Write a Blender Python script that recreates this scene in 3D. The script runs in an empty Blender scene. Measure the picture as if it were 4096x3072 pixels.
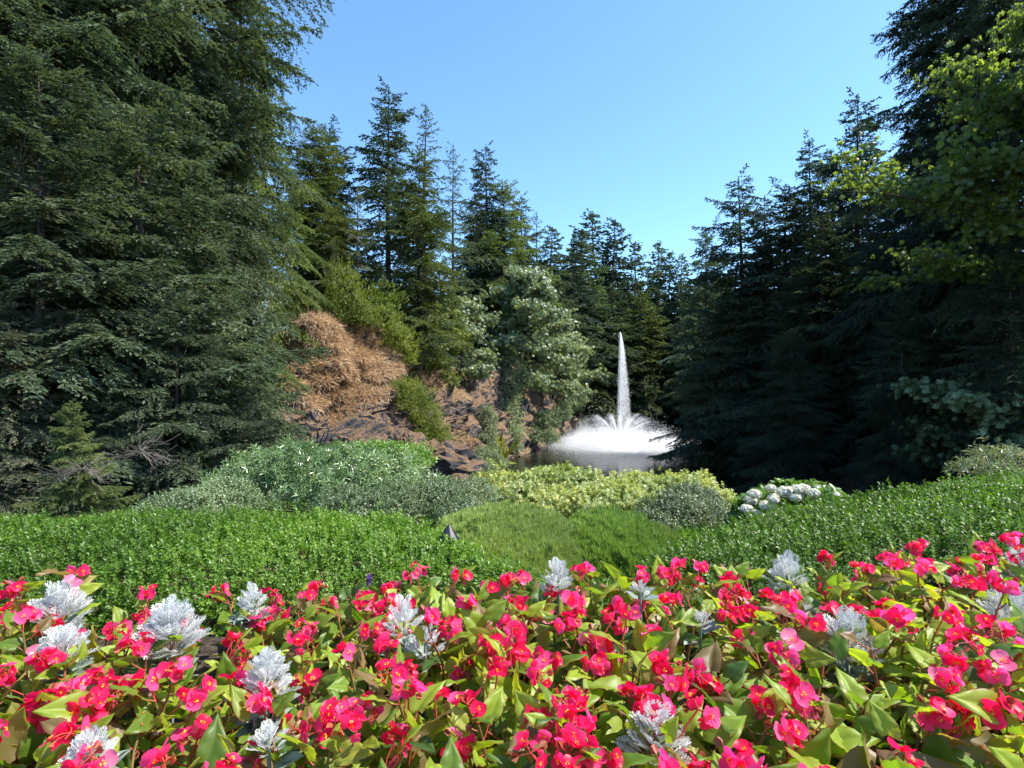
import bpy, math, random
import numpy as np
from mathutils import Vector, noise as mnoise
PI = math.pi
R_ = math.radians
sc = bpy.context.scene
C = sc.collection
FPX = 540.0          # focal length in pixels of the 1024 wide picture
CZ = 8.0             # camera height above the lake

# ------------------------------------------------------------------ camera, sky, sun, exposure
cam_d = bpy.data.cameras.new("camera")
cam_d.sensor_width = 36.0
cam_d.lens = 36.0 * FPX / 1024.0
cam_d.clip_start = 0.05
cam_d.clip_end = 3000.0
cam = bpy.data.objects.new("camera", cam_d)
C.objects.link(cam)
cam.location = (0, 0, CZ)
cam.rotation_euler = (R_(90), 0, 0)
sc.camera = cam

SUN_EL, SUN_AZ = R_(55), R_(93)      # azimuth measured from +Y towards +X
sun_dir = Vector((math.sin(SUN_AZ) * math.cos(SUN_EL), math.cos(SUN_AZ) * math.cos(SUN_EL), math.sin(SUN_EL)))
world = bpy.data.worlds.new("World")
sc.world = world
world.use_nodes = True
wn = world.node_tree
for n in list(wn.nodes):
    wn.nodes.remove(n)
wo = wn.nodes.new("ShaderNodeOutputWorld")
wb = wn.nodes.new("ShaderNodeBackground")
sky = wn.nodes.new("ShaderNodeTexSky")
sky.sky_type = 'NISHITA'
sky.sun_disc = False
sky.sun_elevation = SUN_EL
sky.sun_rotation = SUN_AZ
sky.altitude = 0
sky.air_density = 1.0
sky.dust_density = 0.3
sky.ozone_density = 2.5
wb.inputs[1].default_value = 0.15
wt = wn.nodes.new("ShaderNodeMix"); wt.data_type = 'RGBA'; wt.blend_type = 'MULTIPLY'
wt.inputs[0].default_value = 1.0
wt.inputs[7].default_value = (.78, 1.0, 1.12, 1)
wn.links.new(sky.outputs[0], wt.inputs[6])
wn.links.new(wt.outputs[2], wb.inputs[0])
wn.links.new(wb.outputs[0], wo.inputs[0])
sun_l = bpy.data.lights.new("sun", 'SUN')
sun_l.energy = 5.0
sun_l.angle = R_(0.5)
sun_l.color = (1.0, 0.95, 0.87)
sun_o = bpy.data.objects.new("sun", sun_l)
C.objects.link(sun_o)
sun_o.rotation_euler = sun_dir.to_track_quat('Z', 'Y').to_euler()
sc.view_settings.view_transform = 'Standard'
sc.view_settings.look = 'None'
sc.view_settings.exposure = 1.0
sc.view_settings.gamma = 1.0
sc.cycles.max_bounces = 12
sc.cycles.diffuse_bounces = 6
sc.cycles.glossy_bounces = 3
sc.cycles.transmission_bounces = 6
sc.cycles.transparent_max_bounces = 4


# ------------------------------------------------------------------ helpers
def at(px, py, D):
    """world point seen at pixel (px, py) of the 1024x768 picture at depth D"""
    return np.array(((px - 512.0) / FPX * D, D, CZ - (py - 384.0) / FPX * D))


def norm(a):
    a = np.asarray(a, float)
    return a / np.maximum(np.linalg.norm(a, axis=-1, keepdims=True), 1e-9)


def frames(d, n):
    """rotation matrices whose columns are side, axis d, normal n"""
    y = norm(d)
    z = norm(n - (n * y).sum(-1, keepdims=True) * y)
    x = np.cross(y, z)
    return np.stack([x, y, z], axis=-1)


def snoise(P, k, seed):
    """cheap smooth noise in -1..1 as a sum of sines"""
    r = np.random.RandomState(seed)
    out = 0
    for i in range(7):
        w = r.normal(size=3)
        w = w / np.linalg.norm(w) * k * (0.6 + 1.1 * r.rand())
        out = out + np.sin(P @ w + r.rand() * 6.28)
    return out / 3.2


class MB:
    """collects quads / triangles and links them as ONE mesh object"""
    def __init__(s):
        s.V, s.L, s.S, s.A, s.M, s.E, s.n = [], [], [], [], [], [], 0

    def add(s, V, F, rnd=0.5, mat=0, pv=None):
        V = np.asarray(V, float).reshape(-1, 3)
        F = np.asarray(F, int)
        s.V.append(V)
        s.L.append((F + s.n).ravel())
        s.S.append(np.full(len(F), F.shape[1]))
        s.A.append(np.broadcast_to(np.asarray(rnd, float), (len(F),)))
        s.M.append(np.full(len(F), mat))
        s.E.append(np.zeros(len(V)) if pv is None else np.asarray(pv, float))
        s.n += len(V)

    def stamp(s, T, P, M, rnd, mat=0):
        """T = (verts, faces, face_rnd, vertex_value); P (N,3); M (N,3,3) incl. scale"""
        TV, TF, TR, TP = T
        N = len(P)
        if N == 0:
            return
        V = np.einsum('nij,vj->nvi', M, TV) + P[:, None, :]
        F = (TF[None] + (np.arange(N) * len(TV))[:, None, None]).reshape(-1, TF.shape[1])
        r = (0.65 * np.asarray(rnd)[:, None] + 0.35 * TR[None]).ravel()
        s.add(V.reshape(-1, 3), F, r, mat, np.tile(TP, N))

    def tube(s, pts, rad, sides=6, rnd=0.5, mat=0):
        pts = np.asarray(pts, float)
        n = len(pts)
        rad = np.broadcast_to(np.asarray(rad, float), (n,))
        t = norm(np.gradient(pts, axis=0))
        up = np.array((0.31, 0.17, 0.93)) if abs(t[0][2]) < 0.8 else np.array((0.95, 0.2, 0.1))
        M = frames(t, np.broadcast_to(up, t.shape))
        a = np.arange(sides) * 2 * PI / sides
        ring = np.cos(a)[None, :, None] * M[:, None, :, 0] + np.sin(a)[None, :, None] * M[:, None, :, 2]
        V = (pts[:, None] + ring * rad[:, None, None]).reshape(-1, 3)
        i = np.arange(n - 1)[:, None] * sides
        j = np.arange(sides)[None]
        k = (j + 1) % sides
        F = np.stack([i + j, i + k, i + sides + k, i + sides + j], -1).reshape(-1, 4)
        s.add(V, F, rnd, mat)

    def build(s, name, mats, parent=None, smooth=False):
        me = bpy.data.meshes.new(name)
        V = np.concatenate(s.V).astype(np.float32)
        L = np.concatenate(s.L).astype(np.int32)
        S = np.concatenate(s.S)
        me.vertices.add(len(V))
        me.vertices.foreach_set('co', V.ravel())
        me.loops.add(len(L))
        me.loops.foreach_set('vertex_index', L)
        me.polygons.add(len(S))
        st = np.concatenate(([0], np.cumsum(S)[:-1])).astype(np.int32)
        me.polygons.foreach_set('loop_start', st)
        mats = mats if isinstance(mats, (list, tuple)) else [mats]
        for m in mats:
            me.materials.append(m)
        me.update(calc_edges=True)
        me.polygons.foreach_set('material_index', np.concatenate(s.M).astype(np.int32))
        me.polygons.foreach_set('use_smooth', np.full(len(S), bool(smooth)))
        a = me.attributes.new('rnd', 'FLOAT', 'FACE')
        a.data.foreach_set('value', np.concatenate(s.A).astype(np.float32))
        b = me.attributes.new('pv', 'FLOAT', 'POINT')
        b.data.foreach_set('value', np.concatenate(s.E).astype(np.float32))
        me.update()
        o = bpy.data.objects.new(name, me)
        C.objects.link(o)
        if parent is not None:
            o.parent = parent
        return o


def thing(name, label, cat, loc=(0, 0, 0), rz=0, group=None, scale=1.0):
    o = bpy.data.objects.new(name, None)
    o.empty_display_size = 0.2
    C.objects.link(o)
    o.location = loc
    o.rotation_euler = (0, 0, rz)
    o.scale = scale if isinstance(scale, (tuple, list)) else (scale,) * 3
    o['label'] = label
    o['category'] = cat
    if group:
        o['group'] = group
    return o


def dup(src, loc, rz, scale, label, group=None, hide=None):
    r = src.copy()
    C.objects.link(r)
    r.location = loc
    r.rotation_euler = (0, 0, rz)
    r.scale = scale if isinstance(scale, (tuple, list)) else (scale,) * 3
    r['label'] = label
    if group:
        r['group'] = group
    for ch in list(src.children):
        c = ch.copy()
        C.objects.link(c)
        c.parent = r
        for g in list(ch.children):
            d = g.copy()
            C.objects.link(d)
            d.parent = c
    return r


def recolour(root, part, mat):
    for ch in root.children:
        if ch.name.split('.')[0] == part:
            ch.color = (*mat, 1)


ORD = ['zeroth', 'first', 'second', 'third', 'fourth', 'fifth', 'sixth', 'seventh', 'eighth', 'ninth', 'tenth', 'eleventh', 'twelfth',
       'thirteenth', 'fourteenth', 'fifteenth', 'sixteenth', 'seventeenth', 'eighteenth', 'nineteenth', 'twentieth',
       'twenty-first', 'twenty-second', 'twenty-third', 'twenty-fourth', 'twenty-fifth', 'twenty-sixth', 'twenty-seventh',
       'twenty-eighth', 'twenty-ninth', 'thirtieth', 'thirty-first', 'thirty-second', 'thirty-third', 'thirty-fourth', 'thirty-fifth',
       'thirty-sixth', 'thirty-seventh', 'thirty-eighth', 'thirty-ninth', 'fortieth']


# ------------------------------------------------------------------ materials
def newmat(name):
    m = bpy.data.materials.new(name)
    m.use_nodes = True
    nt = m.node_tree
    for n in list(nt.nodes):
        nt.nodes.remove(n)
    return m, nt, nt.nodes, nt.links


def leafmat(name, stops, rough=0.5, trans=0.3, tcol=None, spec=0.35, back=None, edge=None, jitter=0.25, tgain=1.3, sheen=0.0):
    m, nt, N, L = newmat(name)
    out = N.new("ShaderNodeOutputMaterial")
    at_ = N.new("ShaderNodeAttribute"); at_.attribute_name = 'rnd'
    rp = N.new("ShaderNodeValToRGB")
    el = rp.color_ramp.elements
    while len(el) < len(stops):
        el.new(0.5)
    for e, (p, c) in zip(el, stops):
        e.position = p
        e.color = (*c, 1)
    L.new(at_.outputs['Fac'], rp.inputs[0])
    col = rp.outputs[0]
    oi = N.new("ShaderNodeObjectInfo")
    hsv = N.new("ShaderNodeHueSaturation")
    mr = N.new("ShaderNodeMapRange")
    mr.inputs[3].default_value = 1 - jitter
    mr.inputs[4].default_value = 1 + jitter
    L.new(oi.outputs['Random'], mr.inputs[0])
    L.new(mr.outputs[0], hsv.inputs['Value'])
    L.new(col, hsv.inputs['Color'])
    col = hsv.outputs[0]
    tn = N.new("ShaderNodeMix"); tn.data_type = 'RGBA'; tn.blend_type = 'MULTIPLY'; tn.inputs[0].default_value = 1.0
    tn.clamp_result = False
    L.new(col, tn.inputs[6]); L.new(oi.outputs['Color'], tn.inputs[7])
    col = tn.outputs[2]
    if edge is not None:
        pv = N.new("ShaderNodeAttribute"); pv.attribute_name = 'pv'
        r2 = N.new("ShaderNodeMapRange")
        r2.inputs[1].default_value = edge[1]
        r2.inputs[2].default_value = 1.0
        L.new(pv.outputs['Fac'], r2.inputs[0])
        mx = N.new("ShaderNodeMix"); mx.data_type = 'RGBA'
        L.new(r2.outputs[0], mx.inputs[0])
        L.new(col, mx.inputs[6])
        mx.inputs[7].default_value = (*edge[0], 1)
        col = mx.outputs[2]
    if back is not None:
        ge = N.new("ShaderNodeNewGeometry")
        mx = N.new("ShaderNodeMix"); mx.data_type = 'RGBA'
        L.new(ge.outputs['Backfacing'], mx.inputs[0])
        L.new(col, mx.inputs[6])
        mx.inputs[7].default_value = (*back, 1)
        pc = mx.outputs[2]
    else:
        pc = col
    p = N.new("ShaderNodeBsdfPrincipled")
    p.inputs['Roughness'].default_value = rough
    p.inputs['Specular IOR Level'].default_value = spec
    L.new(pc, p.inputs['Base Color'])
    if sheen:
        p.inputs['Sheen Weight'].default_value = sheen
    t = N.new("ShaderNodeBsdfTranslucent")
    tm = N.new("ShaderNodeMix"); tm.data_type = 'RGBA'; tm.blend_type = 'MULTIPLY'
    tm.inputs[0].default_value = 1.0
    tm.clamp_result = False
    L.new(col, tm.inputs[6])
    tc = tcol or (1.3, 1.3, 0.6)
    tm.inputs[7].default_value = (tc[0] * tgain, tc[1] * tgain, tc[2] * tgain, 1)
    L.new(tm.outputs[2], t.inputs['Color'])
    ms = N.new("ShaderNodeMixShader")
    ms.inputs[0].default_value = trans
    L.new(p.outputs[0], ms.inputs[1])
    L.new(t.outputs[0], ms.inputs[2])
    L.new(ms.outputs[0], out.inputs[0])
    return m


def noisemat(name, stops, scale=3.0, rough=0.9, bump=0.3, detail=6, dist=0.02, stretch=(1, 1, 1), spec=0.3):
    m, nt, N, L = newmat(name)
    out = N.new("ShaderNodeOutputMaterial")
    tc = N.new("ShaderNodeTexCoord")
    mp = N.new("ShaderNodeMapping"); mp.inputs['Scale'].default_value = stretch
    nz = N.new("ShaderNodeTexNoise"); nz.inputs['Scale'].default_value = scale; nz.inputs['Detail'].default_value = detail
    nz.inputs['Roughness'].default_value = 0.65
    rp = N.new("ShaderNodeValToRGB")
    el = rp.color_ramp.elements
    while len(el) < len(stops):
        el.new(0.5)
    for e, (p_, c) in zip(el, stops):
        e.position = p_
        e.color = (*c, 1)
    p = N.new("ShaderNodeBsdfPrincipled"); p.inputs['Roughness'].default_value = rough
    p.inputs['Specular IOR Level'].default_value = spec
    bp = N.new("ShaderNodeBump"); bp.inputs['Strength'].default_value = bump; bp.inputs['Distance'].default_value = dist
    L.new(tc.outputs['Object'], mp.inputs[0]); L.new(mp.outputs[0], nz.inputs[0])
    L.new(nz.outputs[0], rp.inputs[0]); L.new(rp.outputs[0], p.inputs['Base Color'])
    L.new(nz.outputs[0], bp.inputs['Height']); L.new(bp.outputs[0], p.inputs['Normal'])
    L.new(p.outputs[0], out.inputs[0])
    return m


M = {}
M['fir'] = leafmat('fir_needles', [(0, (.045, .065, .038)), (.45, (.098, .132, .074)), (.8, (.17, .205, .12)), (1, (.26, .23, .175))], .5, .28, tcol=(1.2, 1.3, .6))
M['bark'] = noisemat('bark', [(.3, (.035, .027, .022)), (.7, (.12, .095, .075))], 4, .95, .8, stretch=(3, 3, .6))
M['deadwood'] = noisemat('dead_twigs', [(.3, (.10, .085, .07)), (.7, (.22, .19, .165))], 6, .9, .3)
M['maple'] = leafmat('maple_leaves', [(0, (.06, .085, .025)), (.6, (.13, .17, .045)), (.95, (.20, .24, .06)), (1, (.32, .22, .05))], .32, .6, tcol=(1.4, 1.45, .55), spec=.8, tgain=1.8)
M['silver'] = leafmat('silvery_leaves', [(0, (.11, .15, .08)), (.5, (.21, .26, .14)), (.85, (.34, .37, .24)), (1, (.40, .38, .12))], .34, .3, spec=.6)
M['yellowleaf'] = leafmat('yellow_green_leaves', [(0, (.09, .13, .02)), (.5, (.16, .21, .03)), (1, (.28, .28, .05))], .5, .35)
M['hedge'] = leafmat('hedge_leaves', [(0, (.055, .105, .014)), (.45, (.11, .20, .022)), (.8, (.18, .29, .035)), (1, (.27, .37, .07))], .42, .35, tcol=(1.2, 1.4, .35), spec=.45)
M['golden'] = leafmat('golden_leaves', [(0, (.13, .18, .05)), (.4, (.28, .33, .12)), (.75, (.44, .46, .22)), (1, (.56, .50, .10))], .45, .35, spec=.4, tcol=(1.2, 1.2, .4))
M['narrow'] = leafmat('glossy_narrow_leaves', [(0, (.08, .14, .05)), (.5, (.17, .25, .10)), (1, (.30, .37, .19))], .3, .25, spec=1.0)
M['cotone'] = leafmat('grey_green_leaves', [(0, (.08, .12, .05)), (.6, (.16, .21, .10)), (1, (.27, .32, .17))], .4, .22, spec=.5)
M['lushleaf'] = leafmat('fresh_green_leaves', [(0, (.06, .13, .025)), (.5, (.13, .23, .04)), (1, (.22, .32, .08))], .4, .3, spec=.4)
M['heather'] = leafmat('heather_shoots', [(0, (.16, .23, .06)), (.5, (.31, .39, .12)), (1, (.48, .54, .22))], .7, .25, spec=.15)
M['heather2'] = leafmat('heather_shoots_green', [(0, (.15, .25, .05)), (.5, (.28, .42, .09)), (1, (.45, .56, .16))], .7, .25, spec=.15)
M['grassy'] = leafmat('grass_blades', [(0, (.07, .15, .015)), (.5, (.12, .23, .025)), (1, (.2, .3, .05))], .6, .35)
M['drygrass'] = leafmat('dry_grass', [(0, (.30, .18, .09)), (.5, (.55, .39, .24)), (1, (.76, .61, .43))], .8, .3, tcol=(1, .9, .7), spec=.1)
M['stem'] = leafmat('woody_stem', [(0, (.05, .04, .03)), (1, (.13, .10, .07))], .9, 0.0)


# ------------------------------------------------------------------ leaf templates: (verts, faces, face_rnd, vertex_value)
def rhomb(w, l, fold=0.15, mid=.42):
    V = np.array([(0, 0, 0), (w, mid * l, fold * w), (0, l, 0), (-w, mid * l, fold * w)], float)
    return V, np.array([(0, 1, 2, 3)])


def leaf6(w, l, fold=.2, curl=.1):
    V = np.array([(0, 0, 0), (w, .35 * l, fold * w), (w * .75, .72 * l, fold * w - curl * l * .5), (0, l, -curl * l),
                  (-w * .75, .72 * l, fold * w - curl * l * .5), (-w, .35 * l, fold * w), (0, .5 * l, 0)], float)
    F = np.array([(0, 1, 6, 6), (1, 2, 3, 6), (3, 4, 5, 6), (0, 6, 5, 5)])
    F = np.array([(0, 1, 2, 6), (6, 2, 3, 3), (0, 6, 4, 5), (6, 3, 4, 4)])
    # keep all quads valid: use two four-sided halves instead of degenerate faces
    V = np.array([(0, 0, 0), (w, .38 * l, fold * w), (w * .6, .8 * l, fold * w * .8 - curl * l * .5), (0, l, -curl * l),
                  (-w * .6, .8 * l, fold * w * .8 - curl * l * .5), (-w, .38 * l, fold * w)], float)
    F = np.array([(0, 1, 2, 3), (0, 3, 4, 5)])
    return V, F


def tmpl(parts, rs=None, seed=1):
    """join [(V,F,matrix,offset)] into one template"""
    r = np.random.RandomState(seed)
    Vs, Fs, Rs, Ps, n = [], [], [], [], 0
    for (V, F, m, o) in parts:
        Vs.append(V @ np.asarray(m).T + np.asarray(o)); Fs.append(F + n); n += len(V)
        Rs.append(np.full(len(F), r.rand())); Ps.append(np.zeros(len(V)))
    return np.concatenate(Vs), np.concatenate(Fs), np.concatenate(Rs), np.concatenate(Ps)


def fr(d, n):
    return frames(np.array([d], float), np.array([n], float))[0]


def shoot_t(l, w, three=False):
    V, F = rhomb(w, l, .1, .55)
    ps = [(V, F, fr((0, 1, 0), (0, 0, 1)), (0, 0, 0)), (V, F, fr((0, 1, 0), (.9, 0, .45)), (0, 0, 0))]
    return tmpl(ps)


def sprig_t(leaf, n, stem, spread=.7, up=.45, seed=2, size=(.7, 1.1)):
    """n leaves set around a stem that runs along +Y"""
    r = np.random.RandomState(seed)
    ps = []
    for i in range(n):
        a = i * 2.4 + r.rand() * .6
        t = (i + .5) / n
        d = np.array((math.cos(a) * spread, up + .3 * t, math.sin(a) * spread))
        nn = np.array((-math.cos(a) * .5, 1, -math.sin(a) * .5)) + r.normal(size=3) * .15
        s = size[0] + (size[1] - size[0]) * r.rand()
        V, F = leaf
        ps.append((V * s, F, fr(d, nn), (0, stem * t, 0)))
    return tmpl(ps, seed=seed)


SPR_HEDGE = [sprig_t(leaf6(.0062, .0185), 9, .05, .8, .45, s) for s in (2, 3)]
SPR_SMALL = [sprig_t(leaf6(.011, .03), 7, .08, .8, .45, s) for s in (4, 5)]
SPR_NARROW = [sprig_t(leaf6(.010, .085, .25, .15), 8, .09, .85, .35, s) for s in (6, 7)]
SPR_BROAD = [sprig_t(leaf6(.055, .14, .15, .15), 5, .12, .9, .3, s) for s in (8, 9)]


def lobed(l):
    V, F = rhomb(.22 * l, l, .15, .45)
    ps = []
    for a, s in ((0, 1), (.75, .8), (-.75, .8)):
        ps.append((V * s, F, fr((math.sin(a), math.cos(a), -.1), (0, 0, 1)), (0, 0, 0)))
    t = tmpl(ps)
    return t[0], t[1]


SPR_MAPLE = [sprig_t(lobed(.15), 6, .12, .9, .25, s) for s in (10, 11)]
SPR_GOLD = [sprig_t(lobed(.045), 8, .085, .85, .4, s) for s in (12, 13)]


def put_sprigs(mb, P, D, Nn, temps, rng, smin=.8, smax=1.2, mat=0, rnd=None):
    k = rng.randint(len(temps), size=len(P))
    s = smin + (smax - smin) * rng.rand(len(P))
    Mx = frames(D, Nn) * s[:, None, None]
    r = rng.rand(len(P)) if rnd is None else rnd
    for i, T in enumerate(temps):
        q = k == i
        mb.stamp(T, P[q], Mx[q], r[q], mat)


# ------------------------------------------------------------------ terrain
def XL(y): return np.interp(y, [0, 10, 22, 40, 55, 65, 81, 100, 123, 140, 300], [-6, -6.5, -11, -11, -4, 0, 6, 11, 16, 24, 30])
def XR(y): return np.interp(y, [0, 10, 22, 40, 60, 72, 90, 110, 131, 300], [13, 14, 20, 21, 23, 25, 29, 34, 38, 40])


def terr(x, y):
    x = np.asarray(x, float); y = np.asarray(y, float)
    dl = XL(y) - x
    dr = x - XR(y)
    hl = np.clip(dl * np.interp(y, [0, 12, 30, 60], [.3, .5, 1.6, 2.2]), -1.5, np.interp(y, [0, 10, 30, 60], [6.6, 6.6, 10, 9.5])) + np.clip(dl - 6, 0, 60) * .12
    hr = np.clip(dr * 1.1, -1.5, 6) + np.clip(dr - 5, 0, 60) * .18
    hf = np.clip((y - 133) * .7, -1.5, 6) + np.clip(y - 142, 0, 200) * .08
    hn = np.interp(y, [-20, 1.95, 2.4, 5, 9, 12, 16, 22, 25], [7.1, 7.1, 6.75, 6.55, 5.6, 5.1, 3.4, -.2, -1.5])
    h = np.maximum(np.maximum(hl, hr), np.maximum(hf, hn))
    P = np.stack([x, y, x * 0], -1)
    far = np.clip((y - 6) / 10, 0, 1)
    h = h + far * (snoise(P, .35, 3) * .35 + snoise(P, 1.3, 4) * .12) * np.clip((h + 1.5) / 2, 0, 1)
    bed = (y < 2.6)
    h = h + np.where(bed, np.clip(x - .6, 0, 2) * .07, 0)
    return h


def grid_mesh(xs, ys, zf):
    X, Y = np.meshgrid(xs, ys)
    V = np.stack([X, Y, zf(X, Y)], -1).reshape(-1, 3)
    nx, ny = len(xs), len(ys)
    i = np.arange(ny - 1)[:, None] * nx + np.arange(nx - 1)[None]
    F = np.stack([i, i + 1, i + nx + 1, i + nx], -1).reshape(-1, 4)
    return V, F


def terrain_material():
    m, nt, N, L = newmat('terrain')
    out = N.new("ShaderNodeOutputMaterial")
    tc = N.new("ShaderNodeTexCoord")
    ge = N.new("ShaderNodeNewGeometry")
    sx = N.new("ShaderNodeSeparateXYZ"); L.new(ge.outputs['Normal'], sx.inputs[0])
    n1 = N.new("ShaderNodeTexNoise"); n1.inputs['Scale'].default_value = 2.2; n1.inputs['Detail'].default_value = 8
    n2 = N.new("ShaderNodeTexNoise"); n2.inputs['Scale'].default_value = 30; n2.inputs['Detail'].default_value = 5
    L.new(tc.outputs['Object'], n1.inputs[0]); L.new(tc.outputs['Object'], n2.inputs[0])
    soil = N.new("ShaderNodeValToRGB")
    soil.color_ramp.elements[0].position = .3; soil.color_ramp.elements[0].color = (.02, .017, .012, 1)
    soil.color_ramp.elements[1].position = .75; soil.color_ramp.elements[1].color = (.10, .075, .05, 1)
    L.new(n2.outputs[0], soil.inputs[0])
    rock = N.new("ShaderNodeValToRGB")
    rock.color_ramp.elements[0].position = .35; rock.color_ramp.elements[0].color = (.03, .03, .03, 1)
    rock.color_ramp.elements[1].position = .75; rock.color_ramp.elements[1].color = (.22, .15, .11, 1)
    L.new(n1.outputs[0], rock.inputs[0])
    mr = N.new("ShaderNodeMapRange"); mr.inputs[1].default_value = .6; mr.inputs[2].default_value = .85
    L.new(sx.outputs[2], mr.inputs[0])
    mx = N.new("ShaderNodeMix"); mx.data_type = 'RGBA'
    L.new(mr.outputs[0], mx.inputs[0]); L.new(rock.outputs[0], mx.inputs[6]); L.new(soil.outputs[0], mx.inputs[7])
    p = N.new("ShaderNodeBsdfPrincipled"); p.inputs['Roughness'].default_value = .95
    p.inputs['Specular IOR Level'].default_value = .15
    bp = N.new("ShaderNodeBump"); bp.inputs['Strength'].default_value = .8; bp.inputs['Distance'].default_value = .05
    L.new(n2.outputs[0], bp.inputs['Height']); L.new(bp.outputs[0], p.inputs['Normal'])
    L.new(mx.outputs[2], p.inputs['Base Color']); L.new(p.outputs[0], out.inputs[0])
    return m


sx_ = np.concatenate([-np.geomspace(400, 4, 70), np.linspace(-3.9, 3.9, 60), np.geomspace(4, 400, 70)])
sy_ = np.concatenate([np.linspace(-25, .4, 12), np.linspace(.5, 12, 90), np.geomspace(12.2, 500, 150)])
V, F = grid_mesh(sx_, sy_, terr)
mb = MB(); mb.add(V, F)
o = mb.build('ground', terrain_material(), smooth=True)
o['kind'] = 'structure'


def water_material():
    m, nt, N, L = newmat('lake_water')
    out = N.new("ShaderNodeOutputMaterial")
    tc = N.new("ShaderNodeTexCoord")
    n1 = N.new("ShaderNodeTexNoise"); n1.inputs['Scale'].default_value = 2.0; n1.inputs['Detail'].default_value = 4
    mp = N.new("ShaderNodeMapping"); mp.inputs['Scale'].default_value = (1, .55, 1)
    L.new(tc.outputs['Object'], mp.inputs[0]); L.new(mp.outputs[0], n1.inputs[0])
    p = N.new("ShaderNodeBsdfPrincipled")
    p.inputs['Base Color'].default_value = (.012, .016, .008, 1)
    p.inputs['Roughness'].default_value = .07
    p.inputs['IOR'].default_value = 1.33
    p.inputs['Specular IOR Level'].default_value = .5
    # ripples grow stronger around the fountain
    vd = N.new("ShaderNodeVectorMath"); vd.operation = 'DISTANCE'
    vd.inputs[1].default_value = (14, 68, .05)
    L.new(tc.outputs['Object'], vd.inputs[0])
    mr = N.new("ShaderNodeMapRange"); mr.inputs[1].default_value = 4; mr.inputs[2].default_value = 30
    mr.inputs[3].default_value = .9; mr.inputs[4].default_value = .10
    L.new(vd.outputs['Value'], mr.inputs[0])
    mr2 = N.new("ShaderNodeMapRange"); mr2.inputs[1].default_value = 5; mr2.inputs[2].default_value = 24
    mr2.inputs[3].default_value = .30; mr2.inputs[4].default_value = .05
    L.new(vd.outputs['Value'], mr2.inputs[0]); L.new(mr2.outputs[0], p.inputs['Roughness'])
    bp = N.new("ShaderNodeBump"); bp.inputs['Distance'].default_value = .06
    L.new(mr.outputs[0], bp.inputs['Strength'])
    L.new(n1.outputs[0], bp.inputs['Height']); L.new(bp.outputs[0], p.inputs['Normal'])
    L.new(p.outputs[0], out.inputs[0])
    return m


V, F = grid_mesh(np.linspace(-20, 60, 9), np.linspace(15, 145, 14), lambda x, y: x * 0 + .05)
mb = MB(); mb.add(V, F)
o = mb.build('lake_water', water_material())
o['kind'] = 'structure'


# ------------------------------------------------------------------ rock cliffs
def catmull(G, nu, nv):
    """G (rows, cols, 3) -> (nv, nu, 3) smooth interpolation"""
    def interp1(A, n):
        m = len(A)
        t = np.linspace(0, m - 1, n)
        i = np.clip(t.astype(int), 0, m - 2)
        f = (t - i)[(...,) + (None,) * (A.ndim - 1)]
        g = lambda k: A[np.clip(k, 0, m - 1)]
        p0, p1, p2, p3 = g(i - 1), g(i), g(i + 1), g(i + 2)
        return .5 * (2 * p1 + (p2 - p0) * f + (2 * p0 - 5 * p1 + 4 * p2 - p3) * f ** 2 + (3 * p1 - p0 - 3 * p2 + p3) * f ** 3)
    B = interp1(G, nv)
    B = interp1(B.transpose(1, 0, 2), nu).transpose(1, 0, 2)
    return B


def crag(P, s, seed):
    """blocky rock relief from mathutils noise"""
    out = np.empty(len(P))
    for i, p in enumerate(P):
        v = Vector((p[0] * s + seed, p[1] * s * .7, p[2] * s))
        d = mnoise.voronoi(v)[0]
        out[i] = min(.9, (d[1] - d[0]) * 1.1) + mnoise.fractal(v * 2.3, .9, 2.1, 5) * .35 + abs(mnoise.noise(v * 1.7)) * .5
        q = mnoise.fractal(v * .9 + Vector((9, 2, 4)), .9, 2.1, 3)
        out[i] += math.floor(q * 6) / 6 * .75
        e = mnoise.voronoi(v * 3.1)[0]
        out[i] += min(.5, e[1] - e[0]) * .32
    return out


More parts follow.
